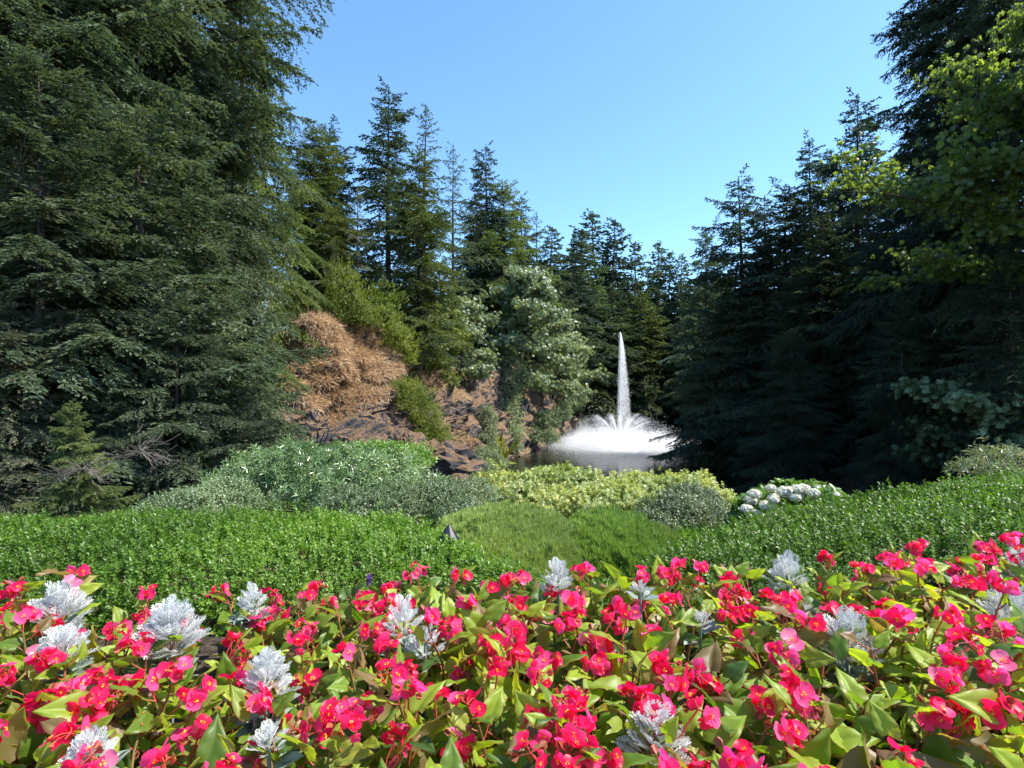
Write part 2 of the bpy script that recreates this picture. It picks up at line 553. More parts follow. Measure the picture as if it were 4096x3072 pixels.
def rock_material(name, dry=True, red=0.0):
    m, nt, N, L = newmat(name)
    out = N.new("ShaderNodeOutputMaterial")
    tc = N.new("ShaderNodeTexCoord"); ge = N.new("ShaderNodeNewGeometry")
    sx = N.new("ShaderNodeSeparateXYZ"); L.new(ge.outputs['Normal'], sx.inputs[0])
    n1 = N.new("ShaderNodeTexNoise"); n1.inputs['Scale'].default_value = .9; n1.inputs['Detail'].default_value = 10; n1.inputs['Roughness'].default_value = .7
    n2 = N.new("ShaderNodeTexNoise"); n2.inputs['Scale'].default_value = 5; n2.inputs['Detail'].default_value = 8; n2.inputs['Roughness'].default_value = .75
    n3 = N.new("ShaderNodeTexNoise"); n3.inputs['Scale'].default_value = .45; n3.inputs['Detail'].default_value = 6
    for n in (n1, n2, n3):
        L.new(tc.outputs['Object'], n.inputs[0])
    g = N.new("ShaderNodeValToRGB")
    g.color_ramp.elements[0].position = .3; g.color_ramp.elements[0].color = (.025, .025, .028, 1)
    g.color_ramp.elements[1].position = .8; g.color_ramp.elements[1].color = (.25, .24, .255, 1)
    L.new(n2.outputs[0], g.inputs[0])
    r = N.new("ShaderNodeValToRGB")
    r.color_ramp.elements[0].position = .3; r.color_ramp.elements[0].color = (.20, .115, .06, 1)
    r.color_ramp.elements[1].position = .75; r.color_ramp.elements[1].color = (.44, .29, .18, 1)
    L.new(n2.outputs[0], r.inputs[0])
    # brown earth where the face leans back and where the stain noise is high
    ad = N.new("ShaderNodeMath"); ad.operation = 'MULTIPLY_ADD'; ad.inputs[1].default_value = 1.1; ad.inputs[2].default_value = -.42 + red
    L.new(sx.outputs[2], ad.inputs[0])
    a2 = N.new("ShaderNodeMath"); a2.operation = 'ADD'; L.new(ad.outputs[0], a2.inputs[0]); L.new(n3.outputs[0], a2.inputs[1])
    mr = N.new("ShaderNodeMapRange"); mr.inputs[1].default_value = .5; mr.inputs[2].default_value = .62
    L.new(a2.outputs[0], mr.inputs[0])
    mx = N.new("ShaderNodeMix"); mx.data_type = 'RGBA'
    L.new(mr.outputs[0], mx.inputs[0]); L.new(g.outputs[0], mx.inputs[6]); L.new(r.outputs[0], mx.inputs[7])
    p = N.new("ShaderNodeBsdfPrincipled"); p.inputs['Roughness'].default_value = .85
    p.inputs['Specular IOR Level'].default_value = .3
    bp = N.new("ShaderNodeBump"); bp.inputs['Strength'].default_value = 1.0; bp.inputs['Distance'].default_value = .5
    L.new(n2.outputs[0], bp.inputs['Height']); L.new(bp.outputs[0], p.inputs['Normal'])
    L.new(mx.outputs[2], p.inputs['Base Color']); L.new(p.outputs[0], out.inputs[0])
    return m


def cliff(name, rows, nu, nv, amp, s, seed, mat):
    G = np.array([[at(*p) for p in r] for r in rows])
    B = catmull(G, nu, nv)
    du = np.gradient(B, axis=1); dv = np.gradient(B, axis=0)
    Nn = norm(np.cross(du, dv))
    if (Nn[..., 1].mean()) > 0:
        Nn = -Nn
    P = B.reshape(-1, 3)
    h = crag(P, s, seed) * amp
    V = P + Nn.reshape(-1, 3) * h[:, None]
    i = np.arange(nv - 1)[:, None] * nu + np.arange(nu - 1)[None]
    F = np.stack([i, i + 1, i + nu + 1, i + nu], -1).reshape(-1, 4)
    mb = MB(); mb.add(V, F)
    o = mb.build(name, mat)
    o['kind'] = 'structure'
    return V.reshape(nv, nu, 3), Nn


cliff_rows = [
    [(225, 480, 24), (300, 480, 25), (350, 482, 27), (405, 488, 32), (450, 484, 41), (476, 472, 50)],
    [(240, 440, 27), (298, 432, 28), (350, 432, 30.5), (400, 437, 36), (440, 442, 44), (470, 452, 51)],
    [(275, 390, 30), (315, 388, 31), (352, 388, 34), (398, 400, 39), (430, 408, 46), (460, 432, 52)],
    [(290, 348, 33), (330, 338, 34), (362, 350, 36), (396, 372, 42), (426, 384, 48), (452, 405, 54)],
    [(290, 338, 42), (328, 335, 42), (362, 346, 45), (396, 366, 50), (426, 378, 56), (452, 398, 62)],
]
ROCK = rock_material('cliff_rock')
cliffV, cliffN = cliff('cliff', cliff_rows, 480, 300, 1.6, .36, 3.1, ROCK)
far_rows = [
    [(470, 474, 49), (497, 468, 55), (528, 455, 63), (556, 440, 80), (586, 422, 119)],
    [(462, 440, 50), (492, 440, 56), (524, 430, 64), (552, 418, 81), (580, 408, 121)],
    [(450, 405, 53), (486, 400, 58), (520, 388, 66), (545, 385, 83), (575, 388, 124)],
    [(445, 372, 57), (480, 365, 61), (510, 355, 70), (535, 358, 87), (565, 370, 130)],
]
fcV, fcN = cliff('cliff_by_lake', far_rows, 160, 80, .9, .4, 8.7, rock_material('cliff_rock_red', red=.12))


def boulder(name, label, px, py, D, r, seed, mat):
    c = at(px, py, D)
    th = np.linspace(0, PI, 28)[:, None]; ph = np.linspace(0, 2 * PI, 44, endpoint=False)[None]
    U = np.stack([np.sin(th) * np.cos(ph), np.sin(th) * np.sin(ph), np.cos(th) + 0 * ph], -1).reshape(-1, 3)
    h = crag(U * np.array(r) + c, .9, seed)
    Vv = U * np.array(r) * (1 + .38 * h[:, None])
    n = 44
    i = np.arange(27)[:, None] * n; j = np.arange(n)[None]; k = (j + 1) % n
    F = np.stack([i + j, i + n + j, i + n + k, i + k], -1).reshape(-1, 4)
    mb = MB(); mb.add(Vv, F)
    o = mb.build(name, mat)
    o.location = c
    o['label'] = label; o['category'] = 'rock'; o['group'] = 'rocks below the cliff'
    return o


boulder('boulder', 'large reddish brown outcrop with a flat face at the foot of the cliff', 437, 468, 25, (1.9, 1.6, 1.15), 2.2, ROCK)
boulder('boulder', 'dark grey pointed rock poking up beside the reddish outcrop', 413, 450, 26, (.8, .8, .75), 5.2, ROCK)
boulder('boulder', 'small split grey rock low on the bank above the golden shrub', 462, 487, 19, (.5, .5, .4), 7.9, ROCK)


# dry grass tufts lying over the cliff
def blades_on(V, Nn, n, rng, l, w, pick, lean, mb):
    nv, nu, _ = V.shape
    u = rng.rand(n) * (nu - 1.001); v = rng.rand(n) * (nv - 1.001)
    iu, iv = u.astype(int), v.astype(int)
    P = V[iv, iu] + (V[iv, iu + 1] - V[iv, iu]) * (u - iu)[:, None] + (V[iv + 1, iu] - V[iv, iu]) * (v - iv)[:, None]
    N_ = norm(np.cross(V[iv, iu + 1] - V[iv, iu], V[iv + 1, iu] - V[iv, iu]))
    N_[N_[:, 1] > 0] *= -1
    q = pick(P, N_, u / nu, v / nv)
    P, N_ = P[q], N_[q]
    m = len(P)
    d = N_ * .5 + lean + rng.normal(size=(m, 3)) * .45
    T = (rhomb(w, l, .1, .4)[0], rhomb(w, l, .1, .4)[1], np.array([.5]), np.zeros(4))
    s = .5 + rng.rand(m)
    Mx = frames(d, N_ + rng.normal(size=(m, 3)) * .5) * s[:, None, None]
    rr = np.clip(.5 + .35 * snoise(P, .9, 12) + rng.normal(size=m) * .2, 0, 1)
    mb.stamp(T, P, Mx, rr)


rng = np.random.RandomState(5)
mb = MB()
blades_on(cliffV, cliffN, 300000, rng, .42, .016,
          lambda P, N_, u, v: (N_[:, 2] * .9 + .55 * snoise(P, .55, 21) + .12 * rng.normal(size=len(P)) + .25 * (v > .6) > .64) & (v > .08),
          np.array((.25, -.15, -.55)), mb)
o = mb.build('dry_grass', M['drygrass']); o['kind'] = 'stuff'


# ------------------------------------------------------------------ conifers
def fir(rng, H, Rr, z0=.12, shoot=(.14, .028), limbgap=.24, brgap=.17, shgap=.085, powr=.8, droop=.28, irr=.25, trunk_r=None, dens=1.0, el_top=40, el_low=-12, dead=0):
    """returns crown MB and wood MB of one conifer of height H, crown radius Rr"""
    crown, wood = MB(), MB()
    T = shoot_t(*shoot)
    tr = trunk_r or H * .012
    zt = np.linspace(-.8, H, 14)
    wob = np.stack([snoise(np.stack([zt, zt * 0, zt * 0], -1), 1.2 / H * 6, rng.randint(999)) * .01 * H * (zt / H), snoise(np.stack([zt, zt * 0, zt * 0], -1), 1.2 / H * 6, rng.randint(999)) * .01 * H * (zt / H), zt], -1)
    wood.tube(wob, tr * np.clip(1.02 - np.clip(zt, 0, H) / H, .03, 1) ** .9, 7, rng.rand())
    z = z0 * H
    az = rng.rand() * 6
    AP, AD, AS = [], [], []
    phase = rng.rand() * 6
    while z < H * .99:
        f = z / H
        az += 2.4 + rng.normal() * .35
        prof = min(1.0, (1 - f) ** powr * 1.0 + .02)
        low = min(1.0, (f - z0) / .12 + .55)
        L_ = Rr * prof * low * (1 + irr * rng.normal() * .8 + irr * .7 * math.sin(az + phase + z * .5))
        L_ = max(L_, .12 + .02 * Rr)
        el = R_(el_low + (el_top - el_low) * f ** 1.6 + rng.normal() * 15)
        cx, cy = np.interp(z, zt, wob[:, 0]), np.interp(z, zt, wob[:, 1])
        h = np.array((math.cos(az), math.sin(az), 0))
        side = np.array((-h[1], h[0], 0))
        curve = rng.normal() * .12
        te = math.tan(el)
        def limb(t):
            t = np.asarray(t)[..., None]
            return np.array((cx, cy, z)) + h * (L_ * t) + side * (L_ * curve * t * t) + np.array((0, 0, 1)) * (L_ * (te * t - droop * t * t + droop * .45 * t ** 3))
        tt = np.linspace(0, 1, 5 if L_ > 1 else 3)
        wood.tube(limb(tt), np.maximum(.004, L_ * .011 * (1.05 - tt) + .003) * (1 if H > 12 else .8), 4 if shoot[0] < .2 else 3, rng.rand())
        # branchlets
        nb = max(3, int(L_ / brgap * dens))
        s = np.concatenate([rng.rand(nb), rng.rand(nb)]) * .86 + .14
        sg = np.repeat([1, -1], nb)
        bl = np.clip(.42 * L_ * (1 - s) ** .8 + .10 * L_ ** .5, .08, 1.5) * (.6 + .6 * rng.rand(2 * nb))
        p0 = limb(s)
        ang = R_(58) + rng.normal(size=2 * nb) * .25
        bd = h[None] * np.cos(ang)[:, None] + side[None] * (sg * np.sin(ang))[:, None]
        bd[:, 2] = rng.normal(size=2 * nb) * .12 + te * .5 - .12
        ns = np.maximum(2, (bl / shgap).astype(int))
        idx = np.repeat(np.arange(2 * nb), ns)
        u = rng.rand(len(idx))
        pp = p0[idx] + bd[idx] * (bl[idx] * u)[:, None]
        pp[:, 2] -= .5 * bl[idx] * u ** 2
        sd = np.where(rng.rand(len(idx)) < .5, 1, -1)
        bb = bd[idx]
        perp = np.stack([-bb[:, 1], bb[:, 0], bb[:, 2] * 0], -1)
        dd = bb + perp * (sd * .7)[:, None] + rng.normal(size=bb.shape) * .22
        dd[:, 2] += -.2 - .4 * u
        AP.append(pp); AD.append(dd)
        lo = rng.normal() * .14
        old = (s[idx] < .5) & (rng.rand(len(idx)) < .22)
        AS.append(np.where(old, .6, lo))
        # leader shoots along the limb itself
        nl = max(3, int(L_ / shgap * .8))
        tl = rng.rand(nl) * .8 + .2
        AP.append(limb(tl)); q = np.tile(h, (nl, 1)) + rng.normal(size=(nl, 3)) * .4; q[:, 2] += te * .5
        AD.append(q)
        AS.append(np.full(nl, lo))
        z += limbgap * (1.0 - .45 * f) * (.6 + .8 * rng.rand()) * max(.35, min(1.6, 1.0))
    P = np.concatenate(AP); D_ = np.concatenate(AD)
    # tip of the tree
    nt_ = 30
    zz = H * (1 - .05 * rng.rand(nt_))
    P = np.concatenate([P, np.stack([zz * 0, zz * 0, zz], -1) + wob[-1] * (1, 1, 0)])
    q = rng.normal(size=(nt_, 3)) * .5; q[:, 2] = 1
    AS.append(np.zeros(nt_))
    D_ = np.concatenate([D_, q])
    n = len(P)
    up = np.tile((0, 0, 1.0), (n, 1)) + rng.normal(size=(n, 3)) * .95
    s = .65 + .75 * rng.rand(n)
    rr = np.clip(.42 + .15 * snoise(P, 5.0 / Rr, rng.randint(999)) + .2 * rng.normal(size=n) + np.concatenate(AS), 0, 1)
    crown.stamp(T, P, frames(norm(D_), up) * s[:, None, None], rr)
    for i in range(dead):
        a = rng.rand() * 6.28; zz = H * (z0 * (.2 + .9 * rng.rand())); l = Rr * (.3 + .4 * rng.rand())
        t = np.linspace(0, 1, 4)[:, None]
        pts = np.array((0, 0, zz)) + t * l * np.array((math.cos(a), math.sin(a), -.15)) + rng.normal(size=(4, 3)) * .06
        wood.tube(pts, .02 * (1.2 - t[:, 0]), 3, .9)
    return crown, wood


def fir_proto(name, label, seed, mat, **k):
    rng = np.random.RandomState(seed)
    cr, wd = fir(rng, **k)
    root = thing(name, label, 'tree', (0, -500, -200))
    root['H'] = k['H']; root['R'] = k['Rr']
    cr.build('crown', mat, root)
    wd.build('trunk', M['bark'], root, smooth=True)
    return root


used = set()
# tint on the common needle colour
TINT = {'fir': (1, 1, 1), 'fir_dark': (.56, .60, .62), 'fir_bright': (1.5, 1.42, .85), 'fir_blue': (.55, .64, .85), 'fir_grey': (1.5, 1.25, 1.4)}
NEAR = [fir_proto('fir_tree', '', 11, M['fir'], H=26, Rr=5.6, z0=.06, shoot=(.125, .019), limbgap=.14, brgap=.09, shgap=.044, droop=.42, powr=.6, el_low=-22),
        fir_proto('fir_tree', '', 12, M['fir'], H=26, Rr=5.2, z0=.04, shoot=(.125, .019), limbgap=.14, brgap=.09, shgap=.044, droop=.5, powr=.6, el_low=-25),
        fir_proto('fir_tree', '', 13, M['fir'], H=26, Rr=5.2, z0=.36, shoot=(.125, .019), limbgap=.16, brgap=.09, shgap=.044, droop=.35, powr=.4, el_low=-12, irr=.35)]
YOUNG = [fir_proto('young_fir', '', 21, M['fir'], H=8, Rr=2.3, z0=.03, shoot=(.085, .012), limbgap=.09, brgap=.055, shgap=.022, powr=.75, el_top=50, el_low=0, droop=.35),
         fir_proto('young_fir', '', 22, M['fir'], H=8, Rr=2.7, z0=.02, shoot=(.085, .012), limbgap=.10, brgap=.055, shgap=.022, powr=.7, el_top=50, el_low=-8, droop=.4)]
MID = [fir_proto('fir_tree', '', 31, M['fir'], H=28, Rr=6.0, z0=.08, shoot=(.20, .040), limbgap=.20, brgap=.17, shgap=.068, powr=.7, irr=.35),
       fir_proto('fir_tree', '', 32, M['fir'], H=28, Rr=5.6, z0=.06, shoot=(.20, .040), limbgap=.23, brgap=.17, shgap=.068, powr=.65, irr=.45, droop=.4),
       fir_proto('fir_tree', '', 33, M['fir'], H=28, Rr=4.8, z0=.12, shoot=(.20, .038), limbgap=.34, brgap=.22, shgap=.09, powr=.8, irr=.5, droop=.2, dens=.8),
       fir_proto('fir_tree', '', 34, M['fir'], H=28, Rr=6.2, z0=.04, shoot=(.20, .040), limbgap=.19, brgap=.16, shgap=.066, powr=.7, irr=.25, droop=.45)]
FAR = [fir_proto('fir_tree', '', 41, M['fir'], H=28, Rr=5.2, z0=.03, shoot=(.30, .072), limbgap=.24, brgap=.24, shgap=.115, powr=.72, irr=.3),
       fir_proto('fir_tree', '', 42, M['fir'], H=28, Rr=4.6, z0=.03, shoot=(.30, .072), limbgap=.26, brgap=.24, shgap=.115, powr=.7, irr=.4),
       fir_proto('fir_tree', '', 43, M['fir'], H=28, Rr=5.8, z0=.02, shoot=(.30, .072), limbgap=.24, brgap=.24, shgap=.115, powr=.66, irr=.25, droop=.4)]
for q in NEAR + YOUNG + MID + FAR:
    print(q.name, [len(c.data.polygons) for c in q.children], file=open('/tmp/cnt.txt', 'a'))


def place_fir(proto, px, D, ytop, wid, label, mat=None, rz=None, zbase=None, group='conifers around the lake'):
    """trunk at px, depth D, tip at picture height ytop, wid = crown radius factor"""
    x = (px - 512) / FPX * D
    ztop = CZ - (ytop - 384) / FPX * D
    zb = float(terr(x, D)) if zbase is None else zbase
    if 325 < px < 580 and D < 100 and zbase is None:
        zb = max(zb, 9.0 if D > 40 else 8.0)
    H0 = proto['H']
    s = (ztop - zb) / H0
    rz = random.random() * 6.28 if rz is None else rz
    sw = s * wid
    if proto.name in used:
        t = dup(proto, (x, D, zb), rz, (sw, sw, s), label, group)
    else:
        used.add(proto.name)
        t = proto
        t.location = (x, D, zb); t.rotation_euler = (0, 0, rz); t.scale = (sw, sw, s)
        t['label'] = label; t['group'] = group
    if mat is not None:
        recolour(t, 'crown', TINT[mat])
    return t


random.seed(4)
# the big firs of the left wall
place_fir(NEAR[2], 190, 21, -190, 1.0, 'giant fir with a thick dark trunk at the top of the left wall of trees', 'fir')
place_fir(NEAR[1], -70, 15, -420, 1.00, 'tall dark fir standing at the near end of the left wall', 'fir_dark')
place_fir(NEAR[0], 70, 19, -330, 1.00, 'tall fir in the left wall with sky gaps beside its trunk', 'fir')
place_fir(NEAR[1], 132, 27, -200, 1.00, 'tall fir behind the gap left of the giant thick-trunked fir', 'fir_dark')
place_fir(NEAR[1], 244, 31, -75, 0.90, 'tall bright green fir at the sunny end of the left wall', 'fir_bright')
place_fir(NEAR[0], 318, 45, 128, 1.45, 'bright yellowish fir sloping down above the dry cliff top', 'fir_bright')
place_fir(NEAR[0], 212, 24, 60, 0.95, 'mid green fir between the giant fir and the bright green fir', 'fir')
place_fir(NEAR[1], 20, 25, -150, 1.10, 'deeply shaded fir behind the young fir at the left edge', 'fir_dark')
place_fir(NEAR[0], 190, 30, 215, 0.95, 'low grey green fir whose branches overhang the dry cliff', 'fir')
# younger firs in front
place_fir(YOUNG[0], 40, 12.5, 55, 1.25, 'young fir with its pale leader against the dark gap at the left edge', 'fir')
place_fir(YOUNG[1], 142, 15, 110, 1.30, 'young fir with a pale leader in the middle of the left wall', 'fir')
place_fir(YOUNG[1], 176, 13, 300, 1.25, 'young fir low in the left wall above the glossy narrow-leaved shrub', 'fir')
place_fir(YOUNG[0], 71, 9.5, 402, 1.20, 'small fresh green fir low in the dark at the left', 'fir_bright')
place_fir(YOUNG[1], -12, 11, 300, 1.30, 'young grey green fir cut by the left edge of view', 'fir_grey')
place_fir(YOUNG[0], 205, 16, 235, 1.10, 'young fir low beside the dry cliff at the end of the left wall', 'fir')
place_fir(YOUNG[0], 232, 20, 345, 1.00, 'dark young fir right at the left foot of the dry cliff', 'fir_dark')
place_fir(YOUNG[1], 105, 17, 235, 1.30, 'young fir between two pale-leadered firs in the left wall', 'fir')
place_fir(YOUNG[0], 195, 19, 130, 1.00, 'young fir in front of the giant fir trunk', 'fir')
place_fir(YOUNG[1], 250, 14, 395, 1.30, 'dark low fir just behind the narrow-leaved shrub', 'fir_dark')
place_fir(YOUNG[0], 110, 12, 375, 1.35, 'shaded low fir right of the small fresh green fir', 'fir_dark')
# centre left, above the cliff
place_fir(MID[3], 331, 48, 128, 1.34, 'dense dark blue green tree top behind the sunny left firs', 'fir_blue')
place_fir(MID[1], 389, 50, 85, 1.16, 'dark ragged fir with the tallest tip above the cliff', 'fir_dark')
place_fir(MID[2], 424, 56, 104, 1.16, 'thin see-through fir tip just right of the tallest dark fir', 'fir')
place_fir(MID[0], 419, 44, 150, 1.20, 'broad green fir with a bare lower trunk above the cliff', 'fir_bright')
place_fir(MID[2], 453, 60, 144, 0.98, 'narrow sparse fir tip between the cliff firs', 'fir')
place_fir(MID[1], 486, 74, 146, 0.98, 'pointed fir tip standing alone left of the sloping skyline', 'fir_dark')
place_fir(MID[3], 476, 70, 195, 1.10, 'dark dense fir below the lone pointed fir tip', 'fir_dark')
place_fir(MID[0], 503, 72, 181, 1.34, 'green fir with visible trunk at the top of the sloping skyline', 'fir_bright')
place_fir(MID[2], 357, 42, 188, 0.98, 'greyish thin fir in front of the dark ragged fir', 'fir_grey')
place_fir(MID[2], 335, 37, 240, 0.76, 'spindly grey fir on the cliff top above the yellow green bush', 'fir_grey')
place_fir(MID[0], 380, 42, 262, 0.80, 'small bright fir on the cliff top right of the yellow green bush', 'fir_bright')
place_fir(MID[1], 521, 79, 196, 1.10, 'fir whose tip is second down the sloping left skyline', 'fir')
place_fir(MID[2], 537, 84, 212, 0.98, 'slim fir tip third down the sloping left skyline', 'fir')
place_fir(MID[3], 525, 76, 262, 1.10, 'yellowish fir on the slope above the silvery maple', 'fir_bright')
place_fir(FAR[0], 551, 85, 228, 1.51, 'fir fourth down the sloping left skyline', 'fir')
place_fir(FAR[1], 574, 95, 232, 1.51, 'dark fir at the foot of the sloping left skyline', 'fir_blue')
place_fir(FAR[1], 597, 128, 213, 1.51, 'tallest dark fir left of the jet in the far skyline', 'fir_blue')
place_fir(FAR[0], 613, 126, 221, 1.26, 'dark narrow fir tip directly above the fountain jet', 'fir_blue')
place_fir(FAR[2], 585, 108, 240, 1.68, 'rounded fir top below the tallest dark far fir', 'fir')
place_fir(FAR[0], 633, 130, 243, 1.34, 'fir tip just right of the fountain jet', 'fir')
place_fir(FAR[2], 640, 118, 292, 1.68, 'sunlit grey green fir at the water right of the jet', 'fir_bright')
place_fir(FAR[1], 655, 134, 243, 1.34, 'slim pale fir tip at the lowest part of the skyline', 'fir')
place_fir(FAR[1], 669, 134, 252, 1.18, 'short dark fir tip in the notch of the skyline', 'fir_blue')
place_fir(FAR[0], 682, 132, 256, 1.34, 'short fir right of the skyline notch', 'fir')
place_fir(FAR[2], 610, 112, 285, 1.60, 'fir behind the fountain jet tip', 'fir_dark')
# right wall
place_fir(MID[0], 706, 84, 229, 1.16, 'leaning green fir first up the right skyline', 'fir')
place_fir(MID[1], 743, 53, 176, 1.29, 'open see-through fir with clear trunk on the right skyline', 'fir_blue')
place_fir(MID[1], 764, 54, 196, 0.95, 'thin fir tip just right of the open see-through fir', 'fir_dark')
place_fir(MID[3], 787, 50, 185, 1.50, 'broad rounded green fir on the right skyline', 'fir')
place_fir(MID[1], 812, 50, 138, 1.10, 'dark twin-tipped fir on the right skyline', 'fir_blue')
place_fir(MID[0], 832, 46, 150, 1.03, 'dark fir tip beside the twin-tipped fir', 'fir_dark')
place_fir(MID[1], 859, 44, 94, 1.10, 'tall dark spire with sky around its trunk on the right', 'fir_blue')
place_fir(NEAR[1], 945, 32, -90, 1.00, 'towering dark fir behind the big maple on the right', 'fir_blue')
place_fir(NEAR[0], 1010, 28, -220, 1.00, 'towering fir at the right edge behind the maple', 'fir_dark')
place_fir(MID[3], 735, 52, 262, 1.37, 'green fir low on the right shore beside the dark water', 'fir')
place_fir(MID[3], 825, 40, 215, 1.50, 'shaded fir in the middle of the right wall', 'fir_dark')
place_fir(MID[0], 890, 36, 200, 1.50, 'shaded fir under the maple boughs on the right', 'fir_dark')
place_fir(MID[3], 722, 56, 300, 1.30, 'shaded fir whose boughs droop over the water right of the fountain', 'fir_dark')
place_fir(NEAR[0], 790, 33, 330, 1.30, 'low shaded fir on the right bank', 'fir_dark')
place_fir(NEAR[1], 900, 27, 300, 1.20, 'low shaded fir at the near end of the right bank', 'fir_dark')
place_fir(NEAR[0], 1015, 22, 250, 1.20, 'shaded fir behind the right hedge', 'fir_dark')

# trees of the right wood beyond the edge of view, whose shade falls on the bank
for k_, (px_, D_) in enumerate([(1560, 18), (1400, 24), (1500, 21), (1280, 30)]):
    place_fir(NEAR[k_ % 2], px_, D_, 384 - (29 - CZ) * FPX / D_, 1.0, '%s of four tall firs just beyond the right edge of view, shading the bank' % ORD[k_ + 1], 'fir_dark', group='firs beyond the right edge')

# the rest of the forest, kept below the skyline of the photograph
SKX = [-400, -100, 280, 326, 332, 385, 460, 520, 560, 600, 640, 690, 735, 790, 850, 885, 930, 1100, 1400]
SKY = [-700, -400, -250, 60, 150, 235, 195, 215, 240, 232, 262, 262, 235, 200, 155, 60, -90, -260, -600]


def forest(n, xr, yr, name, protos, mats, gap, rng, fmt, group, mg=(12, 60), wd=(.95, 1.25)):
    pts = []
    tries = 0
    while len(pts) < n and tries < 4000:
        tries += 1
        y = rng.uniform(*yr); x = rng.uniform(*xr(y))
        if any((x - a) ** 2 + (y - b) ** 2 < gap ** 2 for a, b in pts):
            continue
        px = 512 + x / y * FPX
        if px < -90 or px > 1110 or (58 < y < 80 and 20 < x < 42):
            continue
        pts.append((x, y))
    pts.sort(key=lambda p: p[0] / p[1])
    k = 0
    for x, y in pts:
        px = 512 + x / y * FPX
        yt = max(np.interp(px + e, SKX, SKY) for e in (-45 * 40 / y, 0, 45 * 40 / y)) + rng.uniform(*mg)
        zt = min(CZ - (yt - 384) / FPX * y, float(terr(x, y)) + rng.uniform(24, 34))
        yt = 384 - (zt - CZ) * FPX / y
        k += 1
        pr = protos[rng.randint(len(protos))]
        if y < 80 and pr in FAR:
            pr = MID[rng.randint(len(MID))]
        place_fir(pr, px, y, yt, rng.uniform(*wd), fmt % ORD[k], mats[rng.randint(len(mats))], group=group)


rng = np.random.RandomState(77)
forest(16, lambda y: (XL(y) - 14, XL(y) - 3), (45, 115), 'a', MID + FAR, ['fir', 'fir_dark', 'fir', 'fir_bright'], 5, rng,
       '%s fir from the left among the filler trees on the slope above the cliff', 'firs on the slope above the cliff')
forest(34, lambda y: (8, 56), (134, 156), 'b', FAR, ['fir', 'fir_dark', 'fir_blue', 'fir_bright'], 2.8, rng,
       '%s fir from the left in the row standing behind the lake', 'firs behind the lake', mg=(0, 26), wd=(1.3, 1.7))
forest(26, lambda y: (XR(y) + 1.5, XR(y) + 16), (26, 125), 'c', MID, ['fir_dark', 'fir_blue', 'fir_dark', 'fir'], 4.6, rng,
       '%s fir from the left in the shaded wood of the right bank', 'firs of the right bank')
forest(10, lambda y: (-.85 * y - 8, -.66 * y - 3), (17, 40), 'd', NEAR, ['fir_dark', 'fir'], 4.5, rng,
       '%s fir from the left in the dark wood behind the left wall', 'firs behind the left wall')


# ------------------------------------------------------------------ broadleaf trees and shrubs
def broad(rng, H, Rr, spr, n_limb, per, trunk_f=.35, clump=.5, flat=.5, smin=.8, smax=1.2, lean=(0, 0), zmin=.2, tr=None, sub=7):
    lv, wd = MB(), MB()
    tr = tr or H * .018
    t = np.linspace(0, 1, 8)
    tp = np.stack([lean[0] * t ** 1.5, lean[1] * t ** 1.5, H * .85 * t], -1) + rng.normal(size=(8, 3)) * .012 * H * np.array((1, 1, 0)) * t[:, None]
    tp[0, 2] = -.6
    wd.tube(tp, tr * (1.1 - t), 8)
    P_, D_ = [], []
    az = rng.rand() * 6
    for i in range(n_limb):
        f = zmin + (1 - zmin) * (i + .5) / n_limb
        az += 2.4 + rng.normal() * .3
        base = np.array([np.interp(f, t, tp[:, c]) for c in range(3)])
        L_ = Rr * (1.15 - .75 * abs(f - .35) ** 1.0 * 1.4) * (.75 + .45 * rng.rand())
        h = np.array((math.cos(az), math.sin(az), 0))
        el = .15 + .75 * f + rng.normal() * .12
        tt = np.linspace(0, 1, 6)[:, None]
        lp = base + h * L_ * tt * math.cos(el) + np.array((0, 0, 1)) * (L_ * (math.sin(el) * tt - .22 * tt ** 2))
        lp += rng.normal(size=lp.shape) * .04 * L_ * tt
        wd.tube(lp, tr * .38 * (1.1 - tt[:, 0]), 5)
        for j in range(sub):
            u = .25 + .75 * (j + rng.rand()) / sub
            q = np.array([np.interp(u, tt[:, 0], lp[:, c]) for c in range(3)])
            d = h * .5 + rng.normal(size=3) * .7
            d[2] = abs(d[2]) * .3 + .1
            d /= np.linalg.norm(d)
            l2 = L_ * .35 * (.5 + .7 * rng.rand())
            s3 = np.linspace(0, 1, 4)[:, None]
            bp = q + d * l2 * s3 + np.array((0, 0, -.12)) * l2 * s3 ** 2
            wd.tube(bp, tr * .12 * (1.15 - s3[:, 0]), 4)
            m = per
            v = rng.rand(m) ** .7
            cc = q + d * l2 * v[:, None]
            off = rng.normal(size=(m, 3)) * clump * np.array((1, 1, flat)) * .6
            P_.append(cc + off)
            dd = off / (clump) + h * .4 + rng.normal(size=(m, 3)) * .4
            dd[:, 2] += -.1
            D_.append(dd)
    P = np.concatenate(P_); D = np.concatenate(D_)
    up = np.tile((0, 0, 1.0), (len(P), 1)) + rng.normal(size=P.shape) * .35
    rr = np.clip(.45 + .25 * snoise(P, 3.5 / max(Rr, .5), rng.randint(999)) + rng.normal(size=len(P)) * .2, 0, 1)
    put_sprigs(lv, P, D, up, spr, rng, smin, smax, rnd=rr)
    return lv, wd


def broad_tree(name, label, cat, loc, seed, mat, group=None, bark='bark', rz=0, **k):
    rng = np.random.RandomState(seed)
    lv, wd = broad(rng, **k)
    t = thing(name, label, cat, loc, rz, group)
    lv.build('crown', M[mat], t)
    wd.build('trunk', M[bark], t, smooth=True)
    return t


def gz(px, D):
    x = (px - 512) / FPX * D
    return (x, D, float(terr(x, D)))


